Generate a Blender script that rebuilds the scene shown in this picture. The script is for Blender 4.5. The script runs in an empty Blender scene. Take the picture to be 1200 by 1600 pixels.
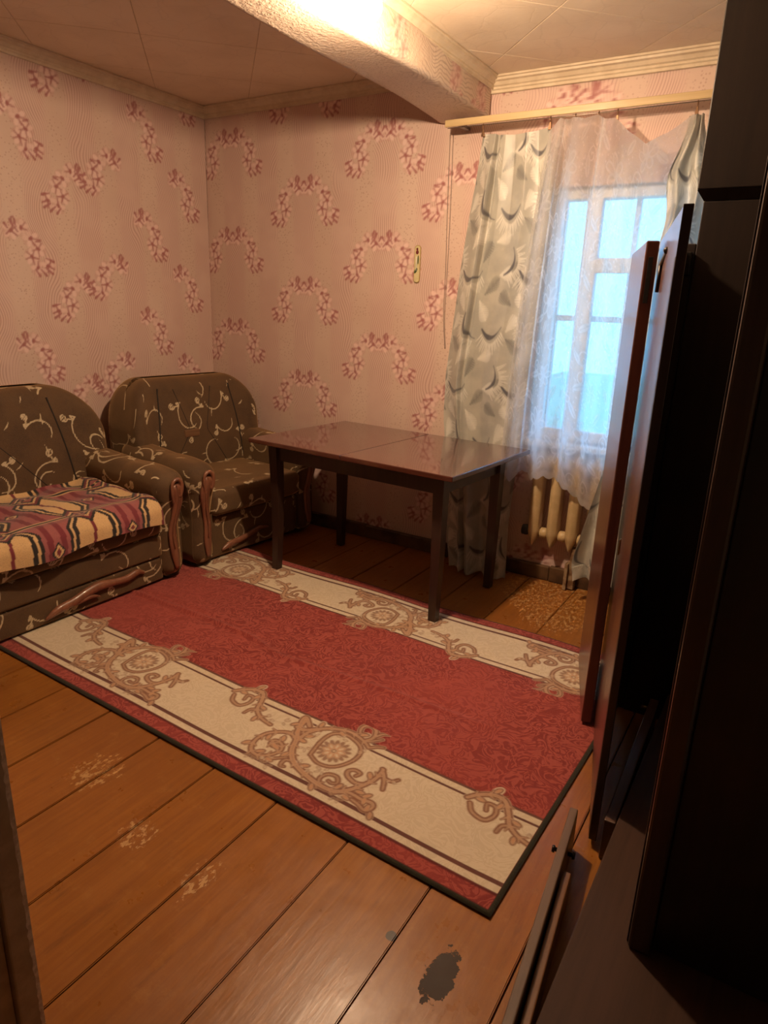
import bpy, bmesh, math, random
import numpy as np
from mathutils import Matrix, Vector
random.seed(7); rng = np.random.default_rng(7)
PI = math.pi
S = bpy.context.scene
COL = S.collection

# ------------------------------------------------------------------ camera, world, exposure
cam_d = bpy.data.cameras.new('camera'); cam = bpy.data.objects.new('camera', cam_d); COL.objects.link(cam)
R_, U_, F_ = Vector((0.8502, 0.5252, 0.0352)), Vector((-0.1813, 0.2294, 0.9563)), Vector((-0.4942, 0.8195, -0.2903))
m3 = Matrix((R_, U_, -F_)).transposed()
cam.matrix_world = Matrix.Translation((0, 0, 1.4338)) @ m3.to_4x4()
cam_d.sensor_fit = 'VERTICAL'; cam_d.sensor_height = 24.0; cam_d.lens = 1057.37 / 1600 * 24; cam_d.clip_start = 0.02
S.camera = cam
S.view_settings.view_transform = 'Standard'; S.view_settings.look = 'None'
S.view_settings.gamma = 1.0; S.view_settings.use_curve_mapping = False
S.view_settings.exposure = 1.28
W = bpy.data.worlds.new('sky'); S.world = W; W.use_nodes = True
bg = W.node_tree.nodes['Background']
bg.inputs[0].default_value = (0.17, 0.52, 0.95, 1); bg.inputs[1].default_value = 1.9
BULB = (-1.372, 2.064, 2.328); BULB_STRENGTH = 640.0; BULB_COL = (1.0, 0.71, 0.45)

# ------------------------------------------------------------------ node helpers
def mat(name):
    m = bpy.data.materials.new(name); m.use_nodes = True
    nt = m.node_tree; b = nt.nodes['Principled BSDF']
    return m, nt, b
class X:                                     # tiny expression layer over math nodes
    def __init__(s, nt, out): s.nt, s.o = nt, out
    def _op(s, op, *a):
        n = s.nt.nodes.new('ShaderNodeMath'); n.operation = op
        for i, v in enumerate((s,) + a):
            if isinstance(v, X): s.nt.links.new(v.o, n.inputs[i])
            else: n.inputs[i].default_value = v
        return X(s.nt, n.outputs[0])
    def __add__(s, b): return s._op('ADD', b)
    def __sub__(s, b): return s._op('SUBTRACT', b)
    def __mul__(s, b): return s._op('MULTIPLY', b)
    def __truediv__(s, b): return s._op('DIVIDE', b)
    def sin(s): return s._op('SINE')
    def abs(s): return s._op('ABSOLUTE')
    def floor(s): return s._op('FLOOR')
    def fract(s): return s._op('FRACT')
    def pow(s, b): return s._op('POWER', b)
    def sqrt(s): return s._op('SQRT')
    def max(s, b): return s._op('MAXIMUM', b)
    def min(s, b): return s._op('MINIMUM', b)
    def step(s, a, b):                       # smoothstep a..b
        n = s.nt.nodes.new('ShaderNodeMapRange'); n.interpolation_type = 'SMOOTHSTEP'
        s.nt.links.new(s.o, n.inputs[0]); n.inputs[1].default_value = a; n.inputs[2].default_value = b
        return X(s.nt, n.outputs[0])
def pos(nt):
    g = nt.nodes.new('ShaderNodeNewGeometry'); sp = nt.nodes.new('ShaderNodeSeparateXYZ')
    nt.links.new(g.outputs['Position'], sp.inputs[0])
    return X(nt, sp.outputs[0]), X(nt, sp.outputs[1]), X(nt, sp.outputs[2])
def objpos(nt):
    g = nt.nodes.new('ShaderNodeTexCoord'); sp = nt.nodes.new('ShaderNodeSeparateXYZ')
    nt.links.new(g.outputs['Object'], sp.inputs[0])
    return X(nt, sp.outputs[0]), X(nt, sp.outputs[1]), X(nt, sp.outputs[2])
def vec(nt, x, y, z):
    c = nt.nodes.new('ShaderNodeCombineXYZ')
    for i, v in enumerate((x, y, z)):
        if isinstance(v, X): nt.links.new(v.o, c.inputs[i])
        else: c.inputs[i].default_value = v
    return c.outputs[0]
def noise(nt, v, scale, detail=3, rough=.55, dist=0):
    n = nt.nodes.new('ShaderNodeTexNoise'); nt.links.new(v, n.inputs['Vector'])
    n.inputs['Scale'].default_value = scale; n.inputs['Detail'].default_value = detail
    n.inputs['Roughness'].default_value = rough; n.inputs['Distortion'].default_value = dist
    return X(nt, n.outputs['Fac'])
def voro(nt, v, scale, feat='F1'):
    n = nt.nodes.new('ShaderNodeTexVoronoi'); nt.links.new(v, n.inputs['Vector']); n.feature = feat
    n.inputs['Scale'].default_value = scale
    return X(nt, n.outputs['Distance'])
def mix(nt, f, a, b):
    n = nt.nodes.new('ShaderNodeMix'); n.data_type = 'RGBA'
    if isinstance(f, X): nt.links.new(f.o, n.inputs[0])
    else: n.inputs[0].default_value = f
    for i, v in ((6, a), (7, b)):
        if isinstance(v, tuple): n.inputs[i].default_value = (*v, 1) if len(v) == 3 else v
        else: nt.links.new(v, n.inputs[i])
    return n.outputs[2]
def bump(nt, b, h, strength=.3, dist=.01):
    n = nt.nodes.new('ShaderNodeBump'); n.inputs['Strength'].default_value = strength; n.inputs['Distance'].default_value = dist
    nt.links.new(h.o, n.inputs['Height']); nt.links.new(n.outputs[0], b.inputs['Normal'])
def attr(nt, name):
    a = nt.nodes.new('ShaderNodeAttribute'); a.attribute_name = name
    sp = nt.nodes.new('ShaderNodeSeparateColor'); nt.links.new(a.outputs['Color'], sp.inputs[0])
    return a.outputs['Color'], X(nt, sp.outputs[0]), X(nt, sp.outputs[1]), X(nt, sp.outputs[2])
def setc(nt, b, c):
    if isinstance(c, tuple): b.inputs['Base Color'].default_value = (*c, 1)
    else: nt.links.new(c, b.inputs['Base Color'])
def plain(name, c, rough=.5, metal=0, c2=None, scale=40, coat=0):
    m, nt, b = mat(name)
    x, y, z = objpos(nt); n = noise(nt, vec(nt, x, y, z), scale)
    c2 = c2 or tuple(v * .8 for v in c)
    setc(nt, b, mix(nt, n.step(.35, .65), c, c2))
    b.inputs['Roughness'].default_value = rough; b.inputs['Metallic'].default_value = metal
    b.inputs['Coat Weight'].default_value = coat
    return m
def wood(name, c1, c2, rough=.35, coat=0., axis=2, scale=1., coat_rough=.08, spec=.5):
    m, nt, b = mat(name)
    p = list(objpos(nt)); p[axis] = p[axis] * .06
    v = vec(nt, *p)
    g = noise(nt, v, 38 * scale, 5, .6, .6); g2 = noise(nt, v, 6 * scale, 2)
    setc(nt, b, mix(nt, (g * .65 + g2 * .35).step(.36, .66), c1, c2))
    b.inputs['Roughness'].default_value = rough; b.inputs['Coat Weight'].default_value = coat
    b.inputs['Coat Roughness'].default_value = coat_rough; b.inputs['Specular IOR Level'].default_value = spec
    bump(nt, b, g, .06, .002)
    return m

# ------------------------------------------------------------------ mesh helpers
def link(name, me, m=None, parent=None, smooth=False):
    o = bpy.data.objects.new(name, me); COL.objects.link(o)
    if m: me.materials.append(m)
    if parent: o.parent = parent
    if smooth: me.polygons.foreach_set('use_smooth', np.ones(len(me.polygons), bool))
    return o
def npmesh(name, v, f, m=None, parent=None, smooth=True, col=None, at='pat'):
    me = bpy.data.meshes.new(name); v = np.asarray(v, np.float32); f = np.asarray(f, np.int32)
    me.vertices.add(len(v)); me.vertices.foreach_set('co', v.ravel())
    k = f.shape[1]; me.loops.add(f.size); me.loops.foreach_set('vertex_index', f.ravel())
    me.polygons.add(len(f)); me.polygons.foreach_set('loop_start', np.arange(0, f.size, k, dtype=np.int32))
    me.polygons.foreach_set('loop_total', np.full(len(f), k, np.int32))
    if col is not None:
        a = me.color_attributes.new(at, 'FLOAT_COLOR', 'POINT')
        c = np.ones((len(v), 4), np.float32); c[:, :col.shape[1]] = col; a.data.foreach_set('color', c.ravel())
    me.update(calc_edges=True); me.validate()
    return link(name, me, m, parent, smooth)
def gridfaces(nu, nv, keep=None):
    i, j = np.meshgrid(np.arange(nu - 1), np.arange(nv - 1), indexing='ij')
    a = i * nv + j; f = np.stack([a, a + nv, a + nv + 1, a + 1], -1)
    return f[keep] if keep is not None else f.reshape(-1, 4)
def box(name, lo, hi, m, parent=None, bevel=.003, seg=2, smooth=False):
    lo, hi = np.minimum(lo, hi), np.maximum(lo, hi)
    bm = bmesh.new(); bmesh.ops.create_cube(bm, size=1)
    for v in bm.verts: v.co = Vector([lo[i] + (v.co[i] + .5) * (hi[i] - lo[i]) for i in range(3)])
    if bevel: bmesh.ops.bevel(bm, geom=bm.edges[:], offset=min(bevel, float(min(hi - lo)) * .45), segments=seg, affect='EDGES', profile=.5)
    me = bpy.data.meshes.new(name); bm.to_mesh(me); bm.free()
    return link(name, me, m, parent, smooth)
def hexa(name, pts, m, parent=None, bevel=.002):      # 8 points: bottom ring 4, top ring 4
    bm = bmesh.new(); vs = [bm.verts.new(q) for q in pts]
    for f in ((3, 2, 1, 0), (4, 5, 6, 7), (0, 1, 5, 4), (1, 2, 6, 5), (2, 3, 7, 6), (3, 0, 4, 7)): bm.faces.new([vs[i] for i in f])
    bmesh.ops.recalc_face_normals(bm, faces=bm.faces[:])
    if bevel: bmesh.ops.bevel(bm, geom=bm.edges[:], offset=bevel, segments=2, affect='EDGES', profile=.5)
    me = bpy.data.meshes.new(name); bm.to_mesh(me); bm.free()
    return link(name, me, m, parent)
def prism(name, poly, d, m, parent=None, bevel=.003, to=None):    # polygon in local xy, extruded by d along z, mapped by to()
    bm = bmesh.new(); b = [bm.verts.new((x, y, 0)) for x, y in poly]; t = [bm.verts.new((x, y, d)) for x, y in poly]; n = len(poly)
    bm.faces.new(b[::-1]); top = bm.faces.new(t)
    for i in range(n): bm.faces.new((b[i], b[(i + 1) % n], t[(i + 1) % n], t[i]))
    bmesh.ops.recalc_face_normals(bm, faces=bm.faces[:])
    if bevel: bmesh.ops.bevel(bm, geom=list(top.edges), offset=bevel, segments=3, affect='EDGES', profile=.5)
    bmesh.ops.triangulate(bm, faces=[f for f in bm.faces if len(f.verts) > 4])
    if to:
        for v in bm.verts: v.co = Vector(to(*v.co))
        bmesh.ops.recalc_face_normals(bm, faces=bm.faces[:])
    me = bpy.data.meshes.new(name); bm.to_mesh(me); bm.free()
    return link(name, me, m, parent)
def spline(P, n=6):
    P = [np.array(q, float) for q in P]; out = []
    for i in range(len(P) - 1):
        a, b, c, d = P[max(i - 1, 0)], P[i], P[i + 1], P[min(i + 2, len(P) - 1)]
        for t in np.linspace(0, 1, n, endpoint=False):
            out.append(.5 * (2 * b + (c - a) * t + (2 * a - 5 * b + 4 * c - d) * t * t + (3 * b - a - 3 * c + d) * t ** 3))
    out.append(P[-1]); return np.array(out)
def tube(name, pts, r, m, parent=None, k=8, flat=None):
    pts = np.array(pts, float); n = len(pts); r = np.broadcast_to(np.asarray(r, float), (n,))
    T = np.gradient(pts, axis=0); T /= np.linalg.norm(T, axis=1)[:, None] + 1e-9
    up = np.array([0, 0, 1.]) if abs(T[0, 2]) < .9 else np.array([1., 0, 0])
    if flat is not None: up = np.array(flat[0], float)
    v = []; N = np.cross(T[0], up); N /= np.linalg.norm(N)
    for i in range(n):
        if flat is not None: N = np.cross(T[i], up)
        else: N = N - T[i] * (N @ T[i])
        N /= np.linalg.norm(N) + 1e-9; B = np.cross(T[i], N); s = flat[1] if flat is not None else 1
        for a in np.arange(k) * 2 * PI / k: v.append(pts[i] + r[i] * (math.cos(a) * N + s * math.sin(a) * B))
    f = [(i * k + j, i * k + (j + 1) % k, (i + 1) * k + (j + 1) % k, (i + 1) * k + j) for i in range(n - 1) for j in range(k)]
    me = bpy.data.meshes.new(name); me.from_pydata(v, [], f + [tuple(range(k))[::-1], tuple(range((n - 1) * k, n * k))]); me.update()
    return link(name, me, m, parent, True)
def lathe(name, prof, m, parent=None, k=24, loc=(0, 0, 0), axis='z'):
    v = []; f = []
    for r, z in prof:
        for a in np.arange(k) * 2 * PI / k:
            q = (r * math.cos(a), r * math.sin(a), z)
            if axis == 'x': q = (z, q[0], q[1])
            if axis == 'y': q = (q[0], z, q[1])
            v.append((q[0] + loc[0], q[1] + loc[1], q[2] + loc[2]))
    n = len(prof)
    for i in range(n - 1):
        for j in range(k): f.append((i * k + j, i * k + (j + 1) % k, (i + 1) * k + (j + 1) % k, (i + 1) * k + j))
    f += [tuple(range(k))[::-1], tuple(range((n - 1) * k, n * k))]
    me = bpy.data.meshes.new(name); me.from_pydata(v, [], f); me.update()
    bm = bmesh.new(); bm.from_mesh(me); bmesh.ops.recalc_face_normals(bm, faces=bm.faces[:]); bm.to_mesh(me); bm.free()
    return link(name, me, m, parent, True)
def softbox(name, lo, hi, r, h, m, parent=None, deform=None, pattern=None):
    """rounded box on a lattice of step h, shaped by deform(p), printed by pattern(rest p, axis)"""
    lo, hi = np.array(lo, float), np.array(hi, float); d = hi - lo
    n = np.maximum(2, np.round(d / h).astype(int))
    idx = -np.ones(n + 1, np.int64); vs = []; fs = []
    I = np.stack(np.meshgrid(*[np.arange(k + 1) for k in n], indexing='ij'), -1)
    surf = ((I == 0) | (I == n)).any(-1); idx[surf] = np.arange(surf.sum()); P = I[surf]
    for ax in range(3):
        o = [k for k in range(3) if k != ax]
        for side in (0, n[ax]):
            a, b = np.meshgrid(np.arange(n[o[0]]), np.arange(n[o[1]]), indexing='ij')
            def g(da, db):
                q = [None] * 3; q[ax] = np.full_like(a, side); q[o[0]] = a + da; q[o[1]] = b + db
                return idx[q[0], q[1], q[2]]
            f = np.stack([g(0, 0), g(1, 0), g(1, 1), g(0, 1)], -1).reshape(-1, 4)
            if (side > 0) == (ax == 1): f = f[:, ::-1]
            fs.append(f)
    c = (lo + hi) / 2; hh = d / 2; p = lo + P / n * d - c
    rest = p + c
    r = min(r, hh.min() * .98); q = np.clip(p, -(hh - r), hh - r); e = p - q; L = np.linalg.norm(e, axis=1)
    p = q + e / np.maximum(L, 1e-9)[:, None] * r
    p = p + c
    col = None
    if pattern is not None:
        A = np.abs(p - c) / hh; axn = A.argmax(1); col = pattern(p, axn)
    if deform: p = deform(p)
    return npmesh(name, p, np.concatenate(fs), m, parent, True, col)

def props(o, label, cat, group=None):
    o['label'] = label; o['category'] = cat
    if group: o['group'] = group
    return o
def thing(name, label, cat, loc=(0, 0, 0), rz=0, group=None):
    o = bpy.data.objects.new(name, None); COL.objects.link(o); o.empty_display_size = .1
    o.location = loc; o.rotation_euler = (0, 0, rz); return props(o, label, cat, group)
def struct(o): o['kind'] = 'structure'; return o
def sroot(name):
    o = bpy.data.objects.new(name, None); COL.objects.link(o); o['kind'] = 'structure'; return o

# ------------------------------------------------------------------ 2D print canvas (periodic masks that are sampled onto fine meshes)
class Canvas:
    def __init__(s, w, h, res, wrap=True):
        s.w, s.h, s.res, s.wrap = w, h, res, wrap
        s.nx, s.ny = int(round(w / res)), int(round(h / res)); s.a = np.zeros((s.nx, s.ny), np.float32)
    def _put(s, x0, x1, y0, y1, fn, val):
        i = np.arange(int(math.floor(x0 / s.res)) - 2, int(x1 / s.res) + 3); j = np.arange(int(math.floor(y0 / s.res)) - 2, int(y1 / s.res) + 3)
        if not s.wrap:
            i = i[(i >= 0) & (i < s.nx)]; j = j[(j >= 0) & (j < s.ny)]
            if len(i) == 0 or len(j) == 0: return
        xx, yy = np.meshgrid(i * s.res, j * s.res, indexing='ij'); m = np.clip(fn(xx, yy), 0, 1) * abs(val)
        ii, jj = np.meshgrid(i % s.nx, j % s.ny, indexing='ij')
        if val > 0: s.a[ii, jj] = np.maximum(s.a[ii, jj], m)
        else: s.a[ii, jj] = s.a[ii, jj] * (1 - m)
    def line(s, P, w, val=1.):
        P = np.asarray(P, float); w = np.broadcast_to(np.asarray(w, float), (len(P),))
        for k in range(len(P) - 1):
            a, b = P[k], P[k + 1]; wa, wb = w[k] / 2, w[k + 1] / 2; d = b - a; L = d @ d + 1e-12; mx = max(wa, wb)
            def fn(x, y):
                t = np.clip(((x - a[0]) * d[0] + (y - a[1]) * d[1]) / L, 0, 1)
                return (wa + (wb - wa) * t - np.hypot(x - a[0] - t * d[0], y - a[1] - t * d[1])) / s.res + .5
            s._put(min(a[0], b[0]) - mx, max(a[0], b[0]) + mx, min(a[1], b[1]) - mx, max(a[1], b[1]) + mx, fn, val)
    def ell(s, c, ra, rb, rot=0, val=1.):
        co, si = math.cos(rot), math.sin(rot); M = max(ra, rb)
        def fn(x, y):
            u = (x - c[0]) * co + (y - c[1]) * si; v = -(x - c[0]) * si + (y - c[1]) * co
            return (1 - np.sqrt((u / ra) ** 2 + (v / rb) ** 2)) * min(ra, rb) / s.res + .5
        s._put(c[0] - M, c[0] + M, c[1] - M, c[1] + M, fn, val)
    def get(s, u, v):
        x = np.asarray(u) / s.res; y = np.asarray(v) / s.res; i = np.floor(x).astype(int); j = np.floor(y).astype(int); fx, fy = x - i, y - j
        if s.wrap: g = lambda a, b: s.a[a % s.nx, b % s.ny]
        else: g = lambda a, b: np.where((a >= 0) & (a < s.nx) & (b >= 0) & (b < s.ny), s.a[np.clip(a, 0, s.nx - 1), np.clip(b, 0, s.ny - 1)], 0)
        return g(i, j) * (1 - fx) * (1 - fy) + g(i + 1, j) * fx * (1 - fy) + g(i, j + 1) * (1 - fx) * fy + g(i + 1, j + 1) * fx * fy

# ------------------------------------------------------------------ materials of the room
XL, YB, XR, YF = -3.573, 3.52, 0.47, 0.535
ZL, ZR = 2.60, 2.53
def wallpaper(name, horiz):
    m, nt, b = mat(name)
    x, y, z = pos(nt); h = x if horiz == 'x' else y
    P = .575; off = 2.766 + P / 4 if horiz == 'x' else 0.12
    c = (h + off) * (2 / P)                                  # half period stripes
    fr = c.fract()
    v3 = vec(nt, x, y, z)
    warp = noise(nt, vec(nt, h * 1.3, 0., z * .9), 2.2, 2)
    ph = (c.floor() * 3.1)
    bend = ((z * (2 * PI / .57) + ph).sin() * .038) + (warp - .5) * .16
    lines = (((h + bend) * (2 * PI / .0135)).sin() * .5 + .5)
    band = (fr - .5).abs().step(.36, .20)
    ln = lines.step(.45, .95) * band * (noise(nt, v3, 5, 2).step(.30, .55) * .7 + .3)
    sp = voro(nt, v3, 62).step(.34, .20) * (band * -1. + 1.) * noise(nt, v3, 7, 2).step(.35, .5)
    base = mix(nt, noise(nt, v3, 1.6, 3).step(.3, .7), (.65, .485, .405), (.585, .42, .345))
    base = mix(nt, (band * .55), base, (.65, .455, .395))
    base = mix(nt, ln * .62, base, (.42, .24, .21))
    base = mix(nt, sp * .5, base, (.42, .25, .20))
    _, pet, dark, wash = attr(nt, 'pat')
    base = mix(nt, wash * .48, base, (.56, .29, .26))
    base = mix(nt, pet * .9, base, (.78, .57, .52))
    base = mix(nt, dark * .80, base, (.30, .065, .07))
    stain = noise(nt, v3, .8, 4).step(.55, .8)
    base = mix(nt, stain * .22, base, (.40, .25, .18))
    setc(nt, b, base); b.inputs['Roughness'].default_value = .62
    bump(nt, b, noise(nt, v3, 90, 2), .12, .003)
    return m
WP_X = wallpaper('wallpaper_back', 'x'); WP_Y = wallpaper('wallpaper_left', 'y')

# one blossom branch (half of an arch), drawn in metres around its centre: runs from low outside left to high inside right
FL = [Canvas(.30, .30, .003, False) for _ in range(3)]      # petals, dark lines, wash
def blossom(cx, cy, r, seed):
    g = random.Random(seed); a0 = g.random() * 6.28
    FL[2].ell((cx, cy), r * 1.15, r * .95, a0, .75)
    for k in range(5):
        a = a0 + k * 2 * PI / 5 + g.uniform(-.15, .15); q = (cx + .62 * r * math.cos(a), cy + .62 * r * math.sin(a))
        FL[0].ell(q, r * .46, r * .30, a, g.uniform(.55, 1.))
        if g.random() < .55: FL[1].line([(cx + .2 * r * math.cos(a + .6), cy + .2 * r * math.sin(a + .6)), (cx + .95 * r * math.cos(a + .6), cy + .95 * r * math.sin(a + .6))], [.010, .005], g.uniform(.6, 1.))
    FL[1].ell((cx, cy), r * .34, r * .22, a0, 1.)
br = [(-.105, -.080, .036), (-.052, -.092, .034), (-.028, -.045, .036), (-.062, -.008, .036), (-.030, .036, .038), (.012, .078, .036), (.062, .062, .038)]
for k, q in enumerate(br): blossom(.15 + q[0], .15 + q[1], q[2], 40 + k)
for q in ((.040, .110), (.062, .108), (-.125, -.115), (-.092, -.125), (-.058, -.128), (-.135, -.06), (.09, .09), (-.075, .03)):
    FL[1].line([(.15 + q[0], .15 + q[1]), (.15 + q[0] * .78 + .006, .15 + q[1] * .78)], [.013, .007], .95)
FL[1].line([(.15 + x_, .15 + y_) for x_, y_ in ((.03, .06), (.05, .085), (.055, .118), (.045, .122), (.04, .10), (.058, .07), (.085, .045))], .008, .9)
def wall_print(hh, zz, spots):                               # spots: (h, z, flip, lean)
    c = np.zeros((len(hh), 3), np.float32)
    for (h0, z0, flip, rot) in spots:
        near = (np.abs(hh - h0) < .19) & (np.abs(zz - z0) < .19)
        du, dv = (hh[near] - h0) * flip / 1.12, (zz[near] - z0) / 1.12
        co, si = math.cos(rot), math.sin(rot); u, v = du * co + dv * si, -du * si + dv * co
        for k in range(3): c[near, k] = np.maximum(c[near, k], FL[k].get(u + .15, v + .15))
    return c
def arches(h0, zs): return [s for z0 in zs for s in ((h0 - .105, z0, 1, 0), (h0 + .105, z0, -1, 0))]
Z1 = [2.33 - .572 * k for k in range(-1, 5)]; Z2 = [2.03 - .572 * k for k in range(-1, 5)]
spots_b = arches(-3.355, Z1) + arches(-2.766, Z2) + arches(-2.205, [2.275 - .565 * k for k in range(-1, 5)]) + arches(-1.69, Z2) + arches(-1.12, Z1) + arches(-.54, [z_ + .02 for z_ in Z2])
spots_l = []
for z0 in [2.37 - .566 * k for k in range(0, 4)]: spots_l += [(3.02, z0, -1, .1)]
for z0 in [2.064 - .56 * k for k in range(-1, 3)]: spots_l += [(3.30, z0, -1, .1)]
for z0 in [2.235 - .566 * k for k in range(-1, 4)]: spots_l += [(2.22, z0 , -1, 0)]
for z0 in [1.985 - .56 * k for k in range(-1, 3)]: spots_l += [(2.50, z0, 1, -.1), (2.735, z0 + .12, 1, -.15)]

# ------------------------------------------------------------------ walls
WX0, WX1, WZ0, WZ1 = -1.235, -.20, .78, 2.02                 # window opening
def dense_wall(name, axis, c, ha, za, spots, hole=None, m=None):
    hh, zz = np.meshgrid(ha, za, indexing='ij'); col = wall_print(hh.ravel(), zz.ravel(), spots)
    P = np.stack([hh, np.full_like(hh, c), zz] if axis == 'x' else [np.full_like(hh, c), hh, zz], -1).reshape(-1, 3)
    P[:, 1 if axis == 'x' else 0] += (.003 * np.sin(hh * 2.3 + 1) * np.sin(zz * 1.9)).ravel()
    keep = None
    if hole:
        ch = (hh[:-1, :-1] + hh[1:, 1:]) / 2; cz = (zz[:-1, :-1] + zz[1:, 1:]) / 2
        keep = ~((ch > hole[0]) & (ch < hole[1]) & (cz > hole[2]) & (cz < hole[3]))
    f = gridfaces(len(ha), len(za), keep)
    if axis == 'x': f = f
    return npmesh(name, P, f, m, None, True, col)
def seg(*bp):                                                # piecewise linspace (start, step, stop, step, stop ...)
    out = [bp[0]]
    for k in range(1, len(bp), 2):
        n = max(1, int(round((bp[k + 1] - out[-1]) / bp[k]))); out += list(np.linspace(out[-1], bp[k + 1], n + 1)[1:])
    return np.array(out)
wb = struct(dense_wall('wall_back', 'x', YB, seg(XL, .006, WX0, .02, WX1, .06, XR), seg(0, .006, WZ0, .0062, WZ1, .006, ZL + .05), spots_b, (WX0, WX1, WZ0, WZ1), WP_X))
wl = struct(dense_wall('wall_left', 'y', XL, seg(YF, .05, 1.95, .006, YB), seg(0, .05, .8, .006, ZL + .05), spots_l, None, WP_Y))
PLASTER = plain('plaster_paint', (.40, .33, .26), .8, c2=(.34, .28, .22), scale=6)
DARKP = plain('hall_paint', (.20, .17, .14), .8, c2=(.16, .14, .12), scale=5)
struct(box('wall_left_outer', (XL - .15, .40, 0), (XL - .006, YB + .24, 2.7), PLASTER, bevel=0))
struct(box('wall_right', (XR, YF, 0), (XR + .1, YB + .3, ZL + .05), PLASTER, bevel=0))
# outer leaf of the back wall (thickness of the window reveal)
ow = sroot('wall_outer')
for lo, hi in (((XL, YB + .006, 0), (WX0, YB + .24, 2.7)), ((WX1, YB + .006, 0), (XR, YB + .24, 2.7)), ((WX0, YB + .006, 0), (WX1, YB + .24, WZ0)), ((WX0, YB + .006, WZ1), (WX1, YB + .24, 2.7))):
    box('wall_block', lo, hi, PLASTER, ow, 0)
# front wall with the doorway the picture is taken through
JX = -1.09
wf = sroot('wall_front')
box('wall_block', (XL, .40, 0), (JX - .035, YF - .002, ZL + .05), DARKP, wf, 0)
box('wall_block', (.16, .40, 0), (XR + .1, YF - .002, ZL + .05), DARKP, wf, 0)
box('wall_block', (JX - .035, .40, 2.1), (.16, YF - .002, ZL + .05), DARKP, wf, 0)
JAMB = plain('jamb_paint', (.50, .42, .31), .7, c2=(.40, .33, .24), scale=25)
CHIP = plain('chipped_paint', (.85, .80, .70), .8, c2=(.6, .54, .45), scale=60)
dj = sroot('trim_1')
box('jamb_board', (JX - .04, .488, 0), (JX, .533, 2.1), JAMB, dj, .004)
box('jamb_rebate', (JX - .05, .36, 0), (JX - .012, .487, 2.1), JAMB, dj, .003)
zs = np.arange(0, 2.1, .012); ev = []
for z_ in zs:
    w_ = .006 + .004 * random.random(); ev.append((JX + .0012, .5335 - w_, z_)); ev.append((JX + .0012, .5342, z_))
npmesh('worn_edge', ev, [(2 * i, 2 * i + 1, 2 * i + 3, 2 * i + 2) for i in range(len(zs) - 1)], CHIP, dj, False)
# closed hall behind the camera
struct(box('wall_hall_left', (-1.75, -1.7, 0), (-1.65, .40, 2.6), DARKP, bevel=0))
struct(box('wall_hall_right', (.95, -1.7, 0), (1.05, .40, 2.6), DARKP, bevel=0))
struct(box('wall_hall_back', (-1.75, -1.8, 0), (1.05, -1.7, 2.6), DARKP, bevel=0))
struct(box('ceiling_hall', (-1.75, -1.8, 2.6), (1.05, .40, 2.7), DARKP, bevel=0))
struct(box('wall_hall_end', (XR + .1, .40, 0), (1.05, .52, 2.6), DARKP, bevel=0))

# ------------------------------------------------------------------ floor boards
def floor_mat():
    m, nt, b = mat('floor_paint')
    x, y, z = pos(nt); v = vec(nt, x, y, z)
    gr = noise(nt, vec(nt, x * 9., y * .5, 0.), 6, 5, .6, .4)
    oi = nt.nodes.new('ShaderNodeObjectInfo'); rnd = X(nt, oi.outputs['Random'])
    base = mix(nt, gr.step(.3, .7), (.33, .125, .020), (.235, .082, .013))
    base = mix(nt, rnd * .45, base, (.285, .088, .016))
    big = noise(nt, v, 1.3, 3).step(.4, .75)
    base = mix(nt, big * .6, base, (.18, .060, .014))
    sm = noise(nt, vec(nt, x * 3., y * .6, 0.), 8, 6, .7).step(.55, .75); base = mix(nt, sm * .5, base, (.13, .048, .014))
    def near(px, py, r, sx=1., sy=1.): return (((x - px) * sx).pow(2.) + ((y - py) * sy).pow(2.)).sqrt().step(r, r * .3)
    pk = noise(nt, vec(nt, x * 1.6, y * .8, 0.), 42, 6, .72)
    grit = noise(nt, v, 15, 8, .75).step(.52, .72); base = mix(nt, grit * .30, base, (.40, .19, .055))
    worn = near(-1.68, 1.085, .20, 1.2, 1.) + near(-1.10, .97, .13, 1.6, .8) + near(-1.36, .98, .12) + near(-.85, 3.2, .50, 1.2, .8) * 1.1 + near(-.72, 3.45, .4) + near(-1.1, 3.4, .4) * .9
    wm = (pk * .62 + worn.min(1.) * .285).step(.60, .635)
    base = mix(nt, wm * .75, base, (.52, .30, .115))
    dsp = noise(nt, v, 34, 4, .7)
    hole = (near(-.455, 1.075, .115, 2.1, .95) * .62 + dsp * 1.25).step(.97, 1.0)
    hole2 = (near(-.60, 1.10, .022) * .6 + dsp * .5).step(.56, .6)
    base = mix(nt, hole.max(hole2) * .93, base, (.045, .038, .034))
    setc(nt, b, base)
    r = noise(nt, v, 9, 4, .6) * .30 + .17 + wm * .3 + hole * .4
    nt.links.new(r.o, b.inputs['Roughness']); b.inputs['Specular IOR Level'].default_value = .38
    bump(nt, b, noise(nt, vec(nt, x * 1., y * .35, 0.), 45, 4) * .6 + gr * .4 - wm * .6 - hole, .28, .003)
    return m
FLOOR = floor_mat()
fl = struct(box('floor', (XL - .1, -1.8, -.10), (1.05, YB + .24, -.022), plain('subfloor', (.14, .07, .03), .9), bevel=0))
pw = .267; k = 0; xs = [-.32 + pw * j for j in range(-13, 6)]
bm0 = bmesh.new(); bmesh.ops.create_cube(bm0, size=1)
for v in bm0.verts: v.co = Vector((v.co.x * (pw - .004), v.co.y * 5.30, v.co.z * .021))
bmesh.ops.bevel(bm0, geom=[e for e in bm0.edges if abs(e.verts[0].co.y - e.verts[1].co.y) > 1], offset=.0025, segments=2, affect='EDGES')
me_b = bpy.data.meshes.new('floor_board'); bm0.to_mesh(me_b); bm0.free(); me_b.materials.append(FLOOR)
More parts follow.
